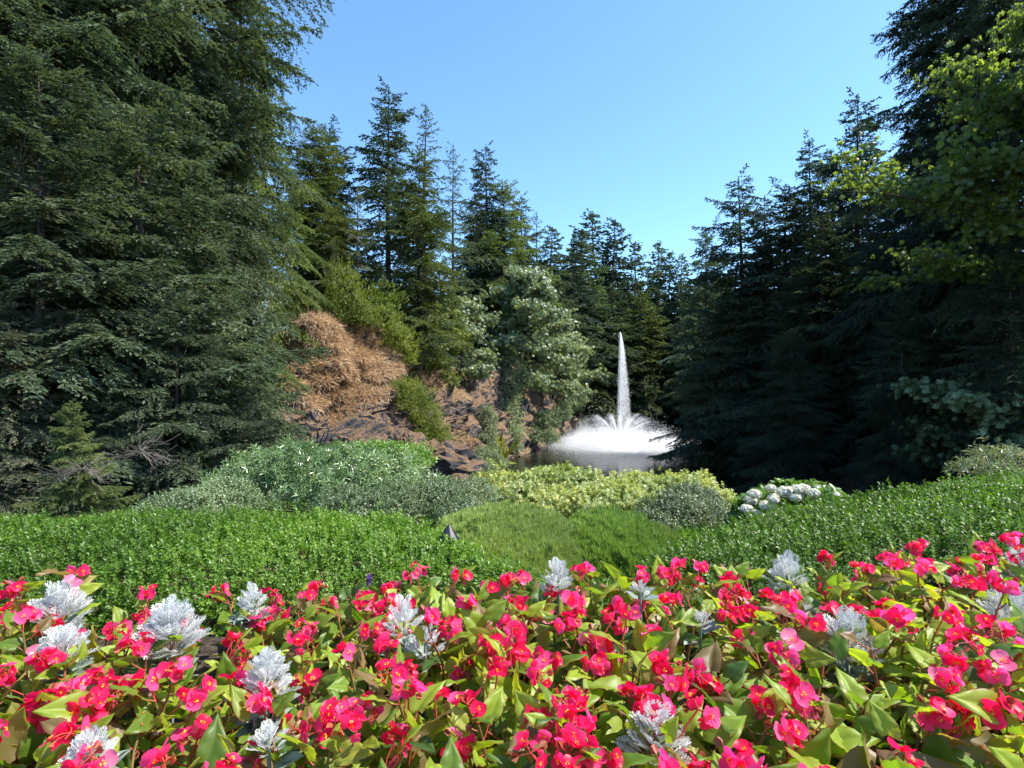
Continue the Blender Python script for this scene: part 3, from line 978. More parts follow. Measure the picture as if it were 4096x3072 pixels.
# big-leaf maple leaning in from the right edge and the shaded ones under it
broad_tree('maple_tree', 'huge maple with sunlit yellow green boughs reaching in at the right edge', 'tree', gz(1150, 19), 51, 'maple',
           H=21, Rr=8.2, spr=SPR_MAPLE, n_limb=24, per=115, clump=.75, flat=.45, smin=.75, smax=1.2, sub=10, zmin=.34)
broad_tree('maple_tree', 'shaded maple at the foot of the right wood with few pale sunlit leaves', 'tree', gz(1010, 23), 52, 'cotone',
           H=8, Rr=4.2, spr=SPR_MAPLE, n_limb=15, per=55, clump=.7, flat=.45, smin=1.0, smax=1.5, sub=8, zmin=.12)
# silver green maples on the lake cliff
broad_tree('maple_tree', 'silvery green maple hanging over the lake cliff left of the fountain', 'tree', (*at(527, 384, 66)[:2], 8.0), 53, 'silver',
           H=14.5, Rr=6.0, spr=SPR_MAPLE, n_limb=22, per=46, clump=.75, flat=.6, smin=1.7, smax=2.4, zmin=.05)
broad_tree('maple_tree', 'low yellow green maple drooping over the water left of the fountain', 'tree', (*at(553, 384, 74)[:2], 6.5), 54, 'silver',
           H=9, Rr=5.2, spr=SPR_MAPLE, n_limb=16, per=58, clump=.9, flat=.6, smin=1.7, smax=2.4, zmin=.05)
broad_tree('alder_tree', 'silvery leaved tree in the dark hollow right of the cliff', 'tree', (*at(462, 384, 55)[:2], 8.0), 55, 'silver',
           H=9, Rr=3.8, spr=SPR_MAPLE, n_limb=13, per=40, clump=.7, flat=.7, smin=1.4, smax=1.9, zmin=.0)
broad_tree('alder_tree', 'light green leafy tree behind the top of the dry cliff', 'tree', (*at(436, 384, 50)[:2], 8.5), 56, 'yellowleaf',
           H=7, Rr=2.6, spr=SPR_MAPLE, n_limb=10, per=24, clump=.7, flat=.7, smin=1.3, smax=1.8, zmin=.0)


def lobes_shrub(name, label, cat, lobes, n, spr, mat, seed, group=None, up=.5, smin=.8, smax=1.2, depth=.14, rough=.13, kfreq=3.0, stems=6, stemcol='stem', low=-.25):
    """lobes: list of (x, y, z, rx, ry, rz); leaves on and inside the lumpy surface"""
    rng = np.random.RandomState(seed)
    lb = np.array(lobes, float)
    A = (lb[:, 3] * lb[:, 4] + lb[:, 3] * lb[:, 5] + lb[:, 4] * lb[:, 5])
    cnt = rng.multinomial(n, A / A.sum())
    c0 = np.array((lb[:, 0].mean(), lb[:, 1].mean(), lb[:, 2].min() - lb[:, 5].max() * .6))
    P_, D_ = [], []
    for l, m in zip(lb, cnt):
        d = norm(rng.normal(size=(m * 2, 3)))
        d = d[d[:, 2] > low][:m]
        r = 1 - np.abs(rng.normal(size=len(d))) * depth
        disp = 1 + rough * snoise(d * l[3:6] + l[:3], kfreq / l[3:6].mean(), seed) + rough * .5 * snoise(d * l[3:6] + l[:3], 3 * kfreq / l[3:6].mean(), seed + 1)
        r = r + (rng.rand(len(d)) < .05) * rng.rand(len(d)) * .35
        p = l[:3] + d * l[3:6] * (r * disp)[:, None]
        # drop what is deep inside another lobe
        keep = np.ones(len(p), bool)
        for l2 in lb:
            if l2 is l:
                continue
            q = (((p - l2[:3]) / l2[3:6]) ** 2).sum(1) < .55
            if not np.allclose(l2, l):
                keep &= ~q
        P_.append(p[keep]); D_.append(d[keep])
    P = np.concatenate(P_); d = np.concatenate(D_)
    D = d * .7 + np.array((0, 0, up)) + rng.normal(size=P.shape) * .45
    N_ = d + rng.normal(size=P.shape) * .4 + np.array((0, 0, .6))
    rr = np.clip(.45 + .25 * snoise(P, 2.0 / lb[:, 3].mean(), seed + 5) + rng.normal(size=len(P)) * .2, 0, 1)
    mb = MB()
    put_sprigs(mb, P - c0, D, N_, spr, rng, smin, smax, rnd=rr)
    t = thing(name, label, cat, tuple(c0), 0, group)
    mb.build('foliage', M[mat] if isinstance(mat, str) else mat, t)
    w = MB()
    for i in range(stems):
        l = lb[rng.randint(len(lb))]
        e = l[:3] + norm(rng.normal(size=3)) * l[3:6] * .6 - c0
        e[2] = abs(e[2])
        s = np.linspace(0, 1, 6)[:, None]
        b0 = np.array((rng.normal() * .08, rng.normal() * .08, 0)) * lb[:, 3].mean()
        w.tube(b0 * (1 - s) + e * s + rng.normal(size=(6, 3)) * .04 * lb[:, 3].mean() * s, .02 * lb[:, 3].mean() * (1.1 - s[:, 0]) + .002, 5)
    w.build('stems', M[stemcol], t, smooth=True)
    return t


def Lb(px, py, D, rx, ry, rz):
    p = at(px, py, D)
    return (p[0], p[1], p[2], rx, ry, rz)


# --- cliff shrubs
lobes_shrub('bush', 'yellow green bush on the very top of the dry cliff', 'bush', [Lb(343, 302, 35, 1.5, 1.3, 2.0), Lb(354, 318, 34.5, 1.1, 1.1, 1.3), Lb(345, 322, 36, 1.3, 1, 1.0)], 2600, SPR_SMALL, 'yellowleaf', 61, rough=.42, kfreq=5, depth=.28, smin=2.6, smax=4, group='bushes on the cliff')
lobes_shrub('bush', 'light green bush spilling down right of the cliff top', 'bush', [Lb(378, 322, 37, 1.6, 1.3, 2.1), Lb(392, 345, 38, 1.5, 1.2, 1.8), Lb(400, 362, 39, 1.1, 1, 1.2)], 3000, SPR_SMALL, 'yellowleaf', 62, rough=.42, kfreq=5, depth=.28, smin=2.6, smax=4, group='bushes on the cliff')
lobes_shrub('creeper', 'bright green creeper trailing down the right side of the cliff', 'creeper', [Lb(403, 393, 36, 1.0, .9, 1.1), Lb(413, 404, 37, 1.2, .9, 1.3), Lb(424, 418, 37.5, 1.1, .9, 1.5), Lb(433, 434, 38, 1.0, .9, 1.4), Lb(442, 447, 39, 1.0, .9, 1.2), Lb(420, 436, 36.5, .4, .5, 1.4)], 7500, SPR_SMALL, 'yellowleaf', 63, smin=1.7, smax=2.6, rough=.45, kfreq=5, depth=.22, group='bushes on the cliff', low=-.9)
lobes_shrub('bush', 'small dark green tuft in the rock hollow of the cliff', 'bush', [Lb(352, 435, 30, .5, .5, .9), Lb(362, 428, 30.5, .4, .5, .6)], 700, SPR_SMALL, 'cotone', 64, smin=1.6, smax=2.4, group='bushes on the cliff')
lobes_shrub('ivy', 'dark ivy curtain hanging at the left end of the lake cliff', 'ivy', [Lb(488, 425, 55, .9, .8, 2.2), Lb(486, 445, 54, 1.1, .8, 1.6)], 2200, SPR_SMALL, 'silver', 65, rough=.36, kfreq=5, depth=.25, smin=2.8, smax=4.2, group='ivy on the lake cliff', low=-.95)
lobes_shrub('ivy', 'tall silvery ivy column in the middle of the lake cliff', 'ivy', [Lb(509, 440, 59, 1.6, 1.0, 2.0), Lb(508, 418, 60, 1.3, 1.0, 2.6), Lb(512, 395, 62, 1.1, 1.0, 2.4), Lb(520, 380, 63, 1.2, 1, 2)], 5200, SPR_SMALL, 'silver', 66, rough=.36, kfreq=5, depth=.25, smin=2.8, smax=4.2, group='ivy on the lake cliff', low=-.95)
lobes_shrub('bush', 'round light green bush at the waterline left of the fountain', 'bush', [Lb(547, 425, 66, 2.0, 1.5, 2.0), Lb(540, 440, 64, 1.9, 1.4, 1.3), Lb(559, 418, 72, 1.6, 1.4, 1.7)], 4600, SPR_SMALL, 'cotone', 67, rough=.36, kfreq=5, depth=.25, smin=3, smax=4.6, group='bushes at the waterline')
lobes_shrub('bush', 'grey green bush on the point where the lake bends', 'bush', [Lb(576, 401, 88, 2.0, 1.5, 2.4), Lb(570, 410, 86, 1.8, 1.4, 1.6)], 2600, SPR_SMALL, 'cotone', 68, rough=.36, kfreq=5, depth=.25, smin=3.4, smax=5, group='bushes at the waterline')
lobes_shrub('bush', 'feathery bush at the water just right of the dry cliff foot', 'bush', [Lb(488, 462, 47, 1.5, 1.2, 1.2), Lb(478, 472, 42, 1.3, 1.2, 1.0)], 3400, SPR_SMALL, 'cotone', 69, rough=.36, kfreq=5, depth=.25, smin=2.2, smax=3.2, group='bushes at the waterline')
lobes_shrub('bush', 'sunlit bush at the waterline on the far right of the jet', 'bush', [Lb(650, 398, 112, 2.2, 2, 3.6), Lb(652, 414, 110, 2, 2, 1.6)], 2200, SPR_SMALL, 'cotone', 70, rough=.36, kfreq=5, depth=.25, smin=4.0, smax=6, group='bushes at the waterline')
lobes_shrub('bush', 'low mixed bush on the bank between the outcrop and golden shrub', 'bush', [Lb(482, 486, 24, 1.0, 1.0, .5), Lb(472, 494, 20, .9, .8, .4), Lb(500, 494, 22, .9, .8, .35)], 3800, SPR_SMALL, 'yellowleaf', 71, smin=1.2, smax=1.9)

# --- shrubs just beyond the hedge
lobes_shrub('shrub', 'broad glossy shrub with long narrow leaves behind the left hedge', 'shrub',
            [Lb(270, 478, 8.6, .75, .7, .40), Lb(318, 468, 8.8, .75, .7, .38), Lb(372, 482, 8.6, .8, .7, .42), Lb(232, 492, 8.4, .45, .6, .34), Lb(410, 500, 8.2, .6, .6, .32), Lb(335, 500, 8.0, .75, .5, .38)],
            3000, SPR_NARROW, 'narrow', 81, smin=.85, smax=1.4, up=.2, depth=.25, rough=.32, kfreq=5, stems=14)
lobes_shrub('shrub', 'fresh green broad-leaved shrub in front of the dry cliff foot', 'shrub',
            [Lb(365, 460, 9.6, .5, .5, .20), Lb(400, 458, 9.6, .45, .45, .18), Lb(412, 465, 9.4, .3, .4, .15), Lb(385, 462, 9.5, .5, .4, .2)],
            1300, [sprig_t(leaf6(.019, .06), 7, .12, .85, .3, 14)], 'lushleaf', 82, smin=.8, smax=1.4, rough=.45, kfreq=5, depth=.25)
lobes_shrub('shrub', 'grey green small-leaved shrub right behind the path light', 'shrub',
            [Lb(445, 507, 6.8, .42, .42, .30), Lb(400, 512, 6.6, .45, .42, .30), Lb(352, 514, 6.4, .42, .4, .28), Lb(472, 500, 7.2, .3, .4, .26), Lb(462, 522, 6.2, .28, .35, .24)],
            4800, [sprig_t(leaf6(.008, .021), 8, .07, .8, .4, s) for s in (15, 16)], 'cotone', 83, smin=.9, smax=1.4)
lobes_shrub('shrub', 'small leafy shrub rising behind the hedge at the dark wood edge', 'shrub',
            [Lb(190, 512, 6.2, .35, .35, .26), Lb(225, 505, 6.6, .35, .35, .28), Lb(160, 518, 6.0, .25, .3, .18)],
            2400, [sprig_t(leaf6(.008, .022), 8, .08, .8, .45, 17)], 'cotone', 84, smin=.9, smax=1.3)
lobes_shrub('shrub', 'long golden yellow shrub spreading in front of the lake', 'shrub',
            [Lb(520, 496, 9.0, .62, .6, .36), Lb(565, 491, 9.3, .65, .6, .34), Lb(610, 500, 9.2, .62, .6, .30), Lb(652, 496, 9.2, .6, .6, .30), Lb(690, 496, 9.0, .5, .55, .30), Lb(590, 510, 8.4, .8, .5, .32), Lb(498, 512, 8.8, .4, .4, .32), Lb(714, 504, 9.0, .3, .4, .2), Lb(640, 513, 8.4, .6, .45, .28), Lb(540, 515, 8.4, .55, .45, .30)],
            8000, SPR_GOLD, 'golden', 85, smin=.75, smax=1.35, up=.3, rough=.34, kfreq=6, depth=.2, stems=18)
lobes_shrub('shrub', 'silvery grey small-leaved shrub beside the heather in front of the golden shrub', 'shrub',
            [Lb(672, 524, 6.2, .36, .36, .30), Lb(690, 508, 6.9, .38, .36, .26), Lb(655, 536, 5.8, .22, .3, .22), Lb(708, 522, 6.4, .24, .3, .2)],
            3600, [sprig_t(leaf6(.008, .02), 8, .07, .8, .4, s) for s in (18, 19)], 'cotone', 86, smin=.9, smax=1.4)
lobes_shrub('shrub', 'pale-leaved shrub in the dark right behind the tall end of the right hedge', 'shrub',
            [Lb(1016, 466, 8.0, .5, .5, .24), Lb(985, 474, 7.8, .35, .4, .12)], 260, SPR_NARROW, 'silver', 87, rough=.5, depth=.3, smin=.9, smax=1.3)


# --- hedges
def hedge(name, label, pxs, near, edge, back, ztop, seed, dens=2500, group='hedges behind the flower bed'):
    rng = np.random.RandomState(seed)
    mb = MB()
    cols = []
    for px, n_, e_, b_, z_ in zip(pxs, near, edge, back, ztop):
        k = (px - 512) / FPX
        prof = [(n_, z_ - .62), (n_ + .02, z_ - .35), (n_ + .08, z_ - .13), (e_, z_ - .02), ((e_ + b_) / 2, z_), (b_ - .1, z_ - .01), (b_ + .05, z_ - .1), (b_ + .1, z_ - .5)]
        cols.append([(k * d, d, z) for d, z in prof])
    G = np.array(cols).transpose(1, 0, 2)
    B = catmull(G, 160, 90)
    n = 0
    nv, nu, _ = B.shape
    du = B[:-1, 1:] - B[:-1, :-1]; dv = B[1:, :-1] - B[:-1, :-1]
    cr = np.cross(du, dv); A = np.linalg.norm(cr, axis=-1)
    Nn = cr / A[..., None]
    if Nn[..., 2].mean() < 0:
        Nn = -Nn
    tot = A.sum(); m = int(tot * dens)
    idx = rng.choice(A.size, size=m, p=(A / tot).ravel())
    iv, iu = np.unravel_index(idx, A.shape)
    P = B[iv, iu] + du[iv, iu] * rng.rand(m, 1) + dv[iv, iu] * rng.rand(m, 1)
    N_ = Nn[iv, iu]
    lump = snoise(P, 5, seed) * .022 + snoise(P, 15, seed + 1) * .02 + (rng.rand(m) < .05) * .08 * rng.rand(m)
    dep = -np.abs(rng.normal(size=m)) * .05
    P = P + N_ * (lump + dep)[:, None]
    thin = (snoise(P, 4.2, seed + 7) + .5 * snoise(P, 12, seed + 8) < -.45) & (rng.rand(m) < .6)
    P = P - N_ * (thin * .05)[:, None]
    D = N_ * .8 + np.array((0, 0, .35)) + rng.normal(size=(m, 3)) * .42
    c0 = np.array((B[..., 0].mean(), B[..., 1].mean(), B[..., 2].min()))
    rr = np.clip(.42 + .22 * snoise(P, 3, seed + 3) + .22 * rng.normal(size=m), 0, 1)
    put_sprigs(mb, P - c0, D, N_ + rng.normal(size=(m, 3)) * .4, SPR_HEDGE, rng, .85, 1.35, rnd=rr)
    t = thing(name, label, 'hedge', tuple(c0), 0, group)
    mb.build('foliage', M['hedge'], t)
    # twiggy inside
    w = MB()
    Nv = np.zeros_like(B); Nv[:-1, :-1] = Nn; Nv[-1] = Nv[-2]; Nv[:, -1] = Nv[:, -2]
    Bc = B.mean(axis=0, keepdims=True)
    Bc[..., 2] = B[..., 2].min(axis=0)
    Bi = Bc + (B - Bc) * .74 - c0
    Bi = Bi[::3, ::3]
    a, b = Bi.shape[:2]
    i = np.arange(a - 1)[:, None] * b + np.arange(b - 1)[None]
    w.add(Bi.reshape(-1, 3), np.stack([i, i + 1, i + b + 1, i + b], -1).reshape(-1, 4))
    for q in range(240):
        j = rng.randint(m)
        e = P[j] - c0; s = np.linspace(0, 1, 4)[:, None]
        s0 = e - N_[j] * .22 + rng.normal(size=3) * .05
        w.tube(s0 * (1 - s) + e * s, .0022, 3)
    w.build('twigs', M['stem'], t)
    return t


hx = [-160, 0, 120, 250, 340, 410, 450, 490, 540, 600, 650]
hedge('hedge', 'long low clipped hedge running from the left edge to below the heather', hx,
      near=[2.55, 2.6, 2.6, 2.6, 2.55, 2.5, 2.42, 2.35, 2.3, 2.3, 2.3],
      edge=[3.05, 3.1, 3.1, 3.1, 3.05, 2.95, 2.75, 2.5, 2.42, 2.4, 2.4],
      back=[3.8, 3.8, 3.85, 3.9, 3.85, 3.65, 3.35, 2.95, 2.72, 2.62, 2.65],
      ztop=[7.06, 7.05, 7.06, 7.08, 7.07, 7.06, 7.05, 7.04, 7.03, 7.04, 7.06], seed=91)
hedge('hedge', 'clipped hedge rising to the right edge in front of the hydrangea', [640, 690, 750, 810, 870, 930, 990, 1060, 1180],
      near=[2.3, 2.3, 2.35, 2.4, 2.4, 2.45, 2.5, 2.5, 2.5],
      edge=[2.45, 2.55, 2.7, 2.8, 2.85, 2.9, 2.95, 2.95, 3.0],
      back=[2.75, 3.1, 3.5, 3.7, 3.8, 3.85, 3.9, 3.9, 3.9],
      ztop=[7.06, 7.10, 7.13, 7.17, 7.22, 7.28, 7.34, 7.37, 7.4], seed=92)


# --- heather mounds
def heather(name, label, px, py, D, rx, ry, rz, n, seed, mat='heather', h=.055):
    rng = np.random.RandomState(seed)
    c = at(px, py, D)
    d = norm(rng.normal(size=(n * 2, 3))); d = d[d[:, 2] > .02]
    rs = 1 + .07 * snoise(d * 2, 2.2, seed) + .05 * snoise(d * 2, 9, seed + 1) + .035 * snoise(d * 2, 22, seed + 1)
    P = d * np.array((rx, ry, rz)) * rs[:, None]
    T0 = rhomb(.0035, h, .3, .5)
    T = tmpl([(T0[0], T0[1], fr((0, 1, 0), (0, 0, 1)), (0, 0, 0)), (T0[0] * .8, T0[1], fr((.3, 1, .1), (.8, 0, .5)), (0, .2 * h, 0)), (T0[0] * .8, T0[1], fr((-.3, 1, -.1), (.5, 0, -.8)), (0, .35 * h, 0))])
    m = len(P)
    D_ = d * .45 + np.array((.05, 0, .9)) + rng.normal(size=(m, 3)) * .2
    dep = np.abs(rng.normal(size=m)) * .02
    P = P - d * dep[:, None]
    s = .7 + .7 * rng.rand(m)
    rr = np.clip(.45 + .2 * snoise(P, 4, seed + 2) + .22 * rng.normal(size=m), 0, 1)
    mb = MB(); mb.stamp(T, P, frames(D_, d + rng.normal(size=(m, 3)) * .5) * s[:, None, None], rr)
    t = thing(name, label, 'plant', tuple(c), 0, 'heather mounds')
    mb.build('foliage', M[mat], t)
    th = np.linspace(0, PI / 2, 8)[:, None]; ph = np.linspace(0, 2 * PI, 24, endpoint=False)[None]
    U = np.stack([np.sin(th) * np.cos(ph), np.sin(th) * np.sin(ph), np.cos(th) + 0 * ph], -1).reshape(-1, 3) * np.array((rx, ry, rz)) * .84
    i = np.arange(7)[:, None] * 24; j = np.arange(24)[None]; k = (j + 1) % 24
    w = MB(); w.add(U, np.stack([i + j, i + 24 + j, i + 24 + k, i + k], -1).reshape(-1, 4))
    w.build('stems', M['stem'], t)
    return t


heather('heather', 'broad dull green heather mound right of the path light', 512, 582, 4.15, .66, .9, .50, 60000, 95)
heather('heather', 'brighter green heather mound in front of the golden shrub', 612, 584, 4.35, .56, .9, .46, 45000, 96, 'heather2')
heather('heather', 'narrow darker heather strip against the silvery grey shrub', 655, 566, 4.9, .28, .45, .30, 16000, 97)

# --- grass beyond the hedge
rng = np.random.RandomState(6)
n = 60000
P = np.stack([rng.uniform(-9.5, 3, n), rng.uniform(4.5, 14, n), np.zeros(n)], -1)
P[:, 2] = terr(P[:, 0], P[:, 1])
T0 = rhomb(.006, .07, .3, .3)
T = (T0[0], T0[1], np.array([.5]), np.zeros(4))
D_ = np.array((0, 0, 1)) + rng.normal(size=(n, 3)) * .35
mb = MB(); mb.stamp(T, P, frames(D_, rng.normal(size=(n, 3))) * (1 + rng.rand(n))[:, None, None], rng.rand(n))
o = mb.build('grass', M['grassy']); o['kind'] = 'stuff'


# ------------------------------------------------------------------ hydrangea, path light, small plants
rng = np.random.RandomState(31)
hyd = thing('hydrangea', 'white hydrangea with mophead blooms behind the dip of the right hedge', 'shrub', (*at(795, 384, 5.6)[:2], 6.55))
hc = np.array(hyd.location)
mb = MB()
m = 700
d = norm(rng.normal(size=(m * 2, 3))); d = d[d[:, 2] > -.2][:m]
P = d * np.array((.66, .42, .42)) * (1 - np.abs(rng.normal(size=(len(d), 1))) * .15) + np.array((.03, 0, -.02))
put_sprigs(mb, P, d + rng.normal(size=d.shape) * .4 + (0, 0, .3), d + (0, 0, .8), [sprig_t(leaf6(.032, .085), 5, .05, .9, .25, 21)], rng)
mb.build('foliage', M['lushleaf'], hyd)
M['bloom'] = leafmat('white_bloom', [(0, (.68, .66, .50)), (1, (.86, .85, .74))], .6, .3, tcol=(1, 1, 1), tgain=1.0, jitter=.05)
PET = tmpl([(*rhomb(.011, .02, .1, .5), fr((math.cos(a), math.sin(a), .15), (0, 0, 1)), (0, 0, 0)) for a in (0, 1.57, 3.14, 4.71)])
for (px, py, r) in [(752, 497, .085), (762, 503, .08), (748, 506, .08), (757, 492, .08), (770, 495, .07), (781, 490, .07), (789, 489, .08), (797, 487, .08), (806, 488, .07), (814, 491, .08), (824, 493, .07), (761, 511, .07), (834, 497, .07), (773, 503, .06), (776, 497, .07), (786, 494, .07), (793, 494, .06), (802, 494, .07), (811, 496, .06), (819, 490, .06), (768, 488, .06)]:
    c = at(px + rng.normal() * 3, py + 2 + rng.normal() * 2, 5.15 + rng.rand() * .35) - hc; r *= rng.uniform(.55, .8)
    q = norm(rng.normal(size=(150, 3)))
    w = MB()
    w.stamp(PET, q * r * (1.15, 1, .75) * rng.uniform(.55, 1.15, size=(150, 1)), frames(np.cross(q, rng.normal(size=q.shape)), q), rng.rand(150))
    f = w.build('bloom', M['bloom'], hyd)
    f.location = c

pm, nt, N, L = newmat('black_metal')
p = N.new("ShaderNodeBsdfPrincipled"); p.inputs['Base Color'].default_value = (.02, .021, .028, 1); p.inputs['Roughness'].default_value = .42
o_ = N.new("ShaderNodeOutputMaterial"); L.new(p.outputs[0], o_.inputs[0])
pc = at(449, 538, 3.16)
lamp = thing('path_light', 'small black cone-shaped path light between the hedge and the heather', 'lamp', (pc[0], pc[1], 6.7))
w = MB()
nf = 10; a = np.arange(nf) * 2 * PI / nf; zt = pc[2] - 6.7
rings = [(0.0, zt + .082), (.006, zt + .078), (.062, zt), (.062, zt - .007), (.056, zt - .004)]
V = np.concatenate([np.stack([np.cos(a) * r, np.sin(a) * r, a * 0 + z], -1) for r, z in rings])
F = np.array([(i * nf + j, i * nf + (j + 1) % nf, (i + 1) * nf + (j + 1) % nf, (i + 1) * nf + j) for i in range(4) for j in range(nf)])
w.add(V, F); w.build('shade', pm, lamp)
w = MB(); w.tube([(0, 0, -.2), (0, 0, zt * .5), (0, 0, zt + .05)], .011, 8); w.build('post', pm, lamp, smooth=True)

# yellow flags on the lake bank
M['reed'] = leafmat('yellow_reed', [(0, (.25, .30, .03)), (1, (.45, .42, .05))], .5, .4)
t = thing('reeds', 'yellow green reed leaves at the water below the lake cliff', 'plant', tuple(at(497, 461, 55)))
w = MB(); m = 26
T0 = leaf6(.09, 1.6, .2, .3)
T = (T0[0], T0[1], np.array([.4, .6]), np.zeros(6))
w.stamp(T, rng.normal(size=(m, 3)) * (.7, .4, 0), frames(np.array((0, 0, 1)) + rng.normal(size=(m, 3)) * .25, rng.normal(size=(m, 3))) * (1 + rng.rand(m))[:, None, None], rng.rand(m))
w.build('leaves', M['reed'], t)
for k, (px, py) in enumerate([(503, 463), (508, 462), (505, 465), (512, 463)]):
    w = MB(); a = np.linspace(.3, 6.0, 14); r = .42
    V = np.concatenate([[(0, 0, 0)], np.stack([np.cos(a) * r, np.sin(a) * r, a * 0], -1)])
    w.add(V, [(0, i, i + 1) for i in range(1, 14)])
    D = (CZ - .07) * FPX / (py - 384)
    o = w.build('lily_pad', M['reed'])
    x = (px - 512) / FPX * D
    o.location = (x, D, .065)
    o['label'] = ['pale lily pad nearest the reeds under the lake cliff', 'lily pad second from the left on the water by the reeds', 'lily pad nearest the viewer in the group by the reeds', 'lily pad farthest right in the group by the reeds'][k]
    o['category'] = 'lily pad'; o['group'] = 'lily pads'

# ------------------------------------------------------------------ fountain
wm, nt, N, L = newmat('spray')
p = N.new("ShaderNodeBsdfDiffuse"); p.inputs[0].default_value = (.98, .98, .99, 1)
q = N.new("ShaderNodeBsdfTranslucent"); q.inputs[0].default_value = (.98, .98, .99, 1)
g = N.new("ShaderNodeMixShader"); g.inputs[0].default_value = .5
o_ = N.new("ShaderNodeOutputMaterial")
L.new(p.outputs[0], g.inputs[1]); L.new(q.outputs[0], g.inputs[2]); L.new(g.outputs[0], o_.inputs[0])
FX, FY, FZ = 14.0, 70.0, .05
ft = thing('fountain', 'white water fountain with tall central jet and ring of spray on the lake', 'fountain', (FX, FY, FZ))
rng = np.random.RandomState(8)
DROP = (np.array([(-.5, 0, 0), (0, 0, -.5), (.5, 0, 0), (0, 0, .5)], float), np.array([(0, 1, 2, 3)]), np.array([.5]), np.zeros(4))


def drops(name, P, size):
    w = MB(); n = len(P)
    s = size * (.5 + rng.rand(n))
    w.stamp(DROP, P, frames(rng.normal(size=(n, 3)), rng.normal(size=(n, 3))) * s[:, None, None], rng.rand(n))
    w.build(name, wm, ft)


# central jet: water thrown straight up, the falling drops blown to the right
HJ = 14.5
n = 16000
t_ = rng.rand(n)
drops('jet', np.stack([rng.normal(size=n) * (.03 + .05 * t_), rng.normal(size=n) * (.03 + .05 * t_), .3 + (HJ - .3) * t_ ** .8], -1), .05)
n = 62000
z = HJ * (1 - rng.rand(n) ** 1.15)
wd = 1.9 * ((HJ - z) / HJ) ** .6
q = rng.rand(n) ** 1.3
P = np.stack([-.12 * wd + wd * q, rng.normal(size=n) * (.1 + wd * .28), z + rng.normal(size=n) * .1], -1)
keep = rng.rand(n) < (1 - .75 * np.clip((4.5 - z) / 4.5, 0, 1)) * (.45 + .55 * (1 - q))
drops('jet_spray', P[keep], .042)
# fan of side jets
for k in range(16):
    a = k * 2 * PI / 16 + .2
    n = 2300
    t_ = np.where(rng.rand(n) < .82, rng.rand(n) ** 1.2 * .48, .25 + .7 * rng.rand(n))
    R0 = 6.9 + rng.normal() * .5
    hp = 3.4 + rng.normal() * .5
    r = .4 + (R0 - .4) * t_
    zz = hp * 4 * t_ * (1 - t_) + .2
    sp = .02 + .9 * np.clip(t_ - .2, 0, 1) ** 1.2
    fall = rng.rand(n) ** 3 * zz * .5 * (t_ > .3)
    P = np.stack([np.cos(a) * r + rng.normal(size=n) * sp, np.sin(a) * r + rng.normal(size=n) * sp, np.abs(zz - fall + rng.normal(size=n) * sp * .5)], -1)
    drops('side_jet', P, .042)
# the ragged cloud of spray where the side jets fall back
n = 190000
a = rng.rand(n) * 2 * PI
ring = rng.rand(n) < .62
r = np.where(ring, 5.6 + rng.normal(size=n) * 1.15, 6.2 * rng.rand(n) ** .6)
q = np.stack([np.cos(a) * r, np.sin(a) * r, r * 0], -1)
hh = (.80 + .42 * snoise(q, 1.6, 5) + .25 * snoise(q, 4.0, 6)).clip(.12) * (1.25 - .4 * (r / 7))
zz = np.abs(rng.normal(size=n)) * hh
drops('spray_cloud', np.stack([q[:, 0], q[:, 1], zz], -1), .055)
# fine drops drifting low over the water around it
n = 110000
a = rng.rand(n) * 2 * PI
r = 5.5 + np.abs(rng.normal(size=n)) * 2.8
drops('drifting_mist', np.stack([np.cos(a) * r + .5, np.sin(a) * r, np.abs(rng.normal(size=n)) * .28], -1), .042)

# ------------------------------------------------------------------ flower bed
M['begonia_leaf'] = leafmat('begonia_leaf', [(0, (.05, .11, .018)), (.22, (.12, .21, .02)), (.5, (.24, .34, .028)), (.76, (.28, .35, .035)), (.92, (.24, .18, .06)), (1, (.15, .09, .04))], .46, .45,
                            tcol=(1.4, 1.5, .4), tgain=1.3, spec=.5, back=(.26, .19, .08), edge=((.25, .05, .03), .9), jitter=.22)
M['petal'] = leafmat('begonia_petal', [(0, (.78, .008, .07)), (.4, (.90, .04, .19)), (.75, (.93, .09, .27)), (1, (.96, .34, .48))], .42, .5,
                     tcol=(1.0, .8, 1.1), tgain=1.5, spec=.35, jitter=.08)
M['stamen'] = leafmat('yellow_stamens', [(0, (.75, .45, .02)), (1, (.9, .6, .05))], .6, .1, jitter=.05)
M['red_stem'] = leafmat('red_stem', [(0, (.45, .05, .04)), (.6, (.30, .12, .05)), (1, (.20, .16, .06))], .45, .15, tcol=(1.2, .8, .6))
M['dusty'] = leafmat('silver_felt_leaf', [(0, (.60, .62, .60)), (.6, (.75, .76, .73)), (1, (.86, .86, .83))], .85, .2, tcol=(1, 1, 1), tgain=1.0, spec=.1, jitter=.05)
M['dusty_low'] = leafmat('grey_green_felt_leaf', [(0, (.16, .21, .16)), (1, (.30, .36, .30))], .7, .2, tcol=(1, 1, .9), tgain=1.0, spec=.15, jitter=.05)


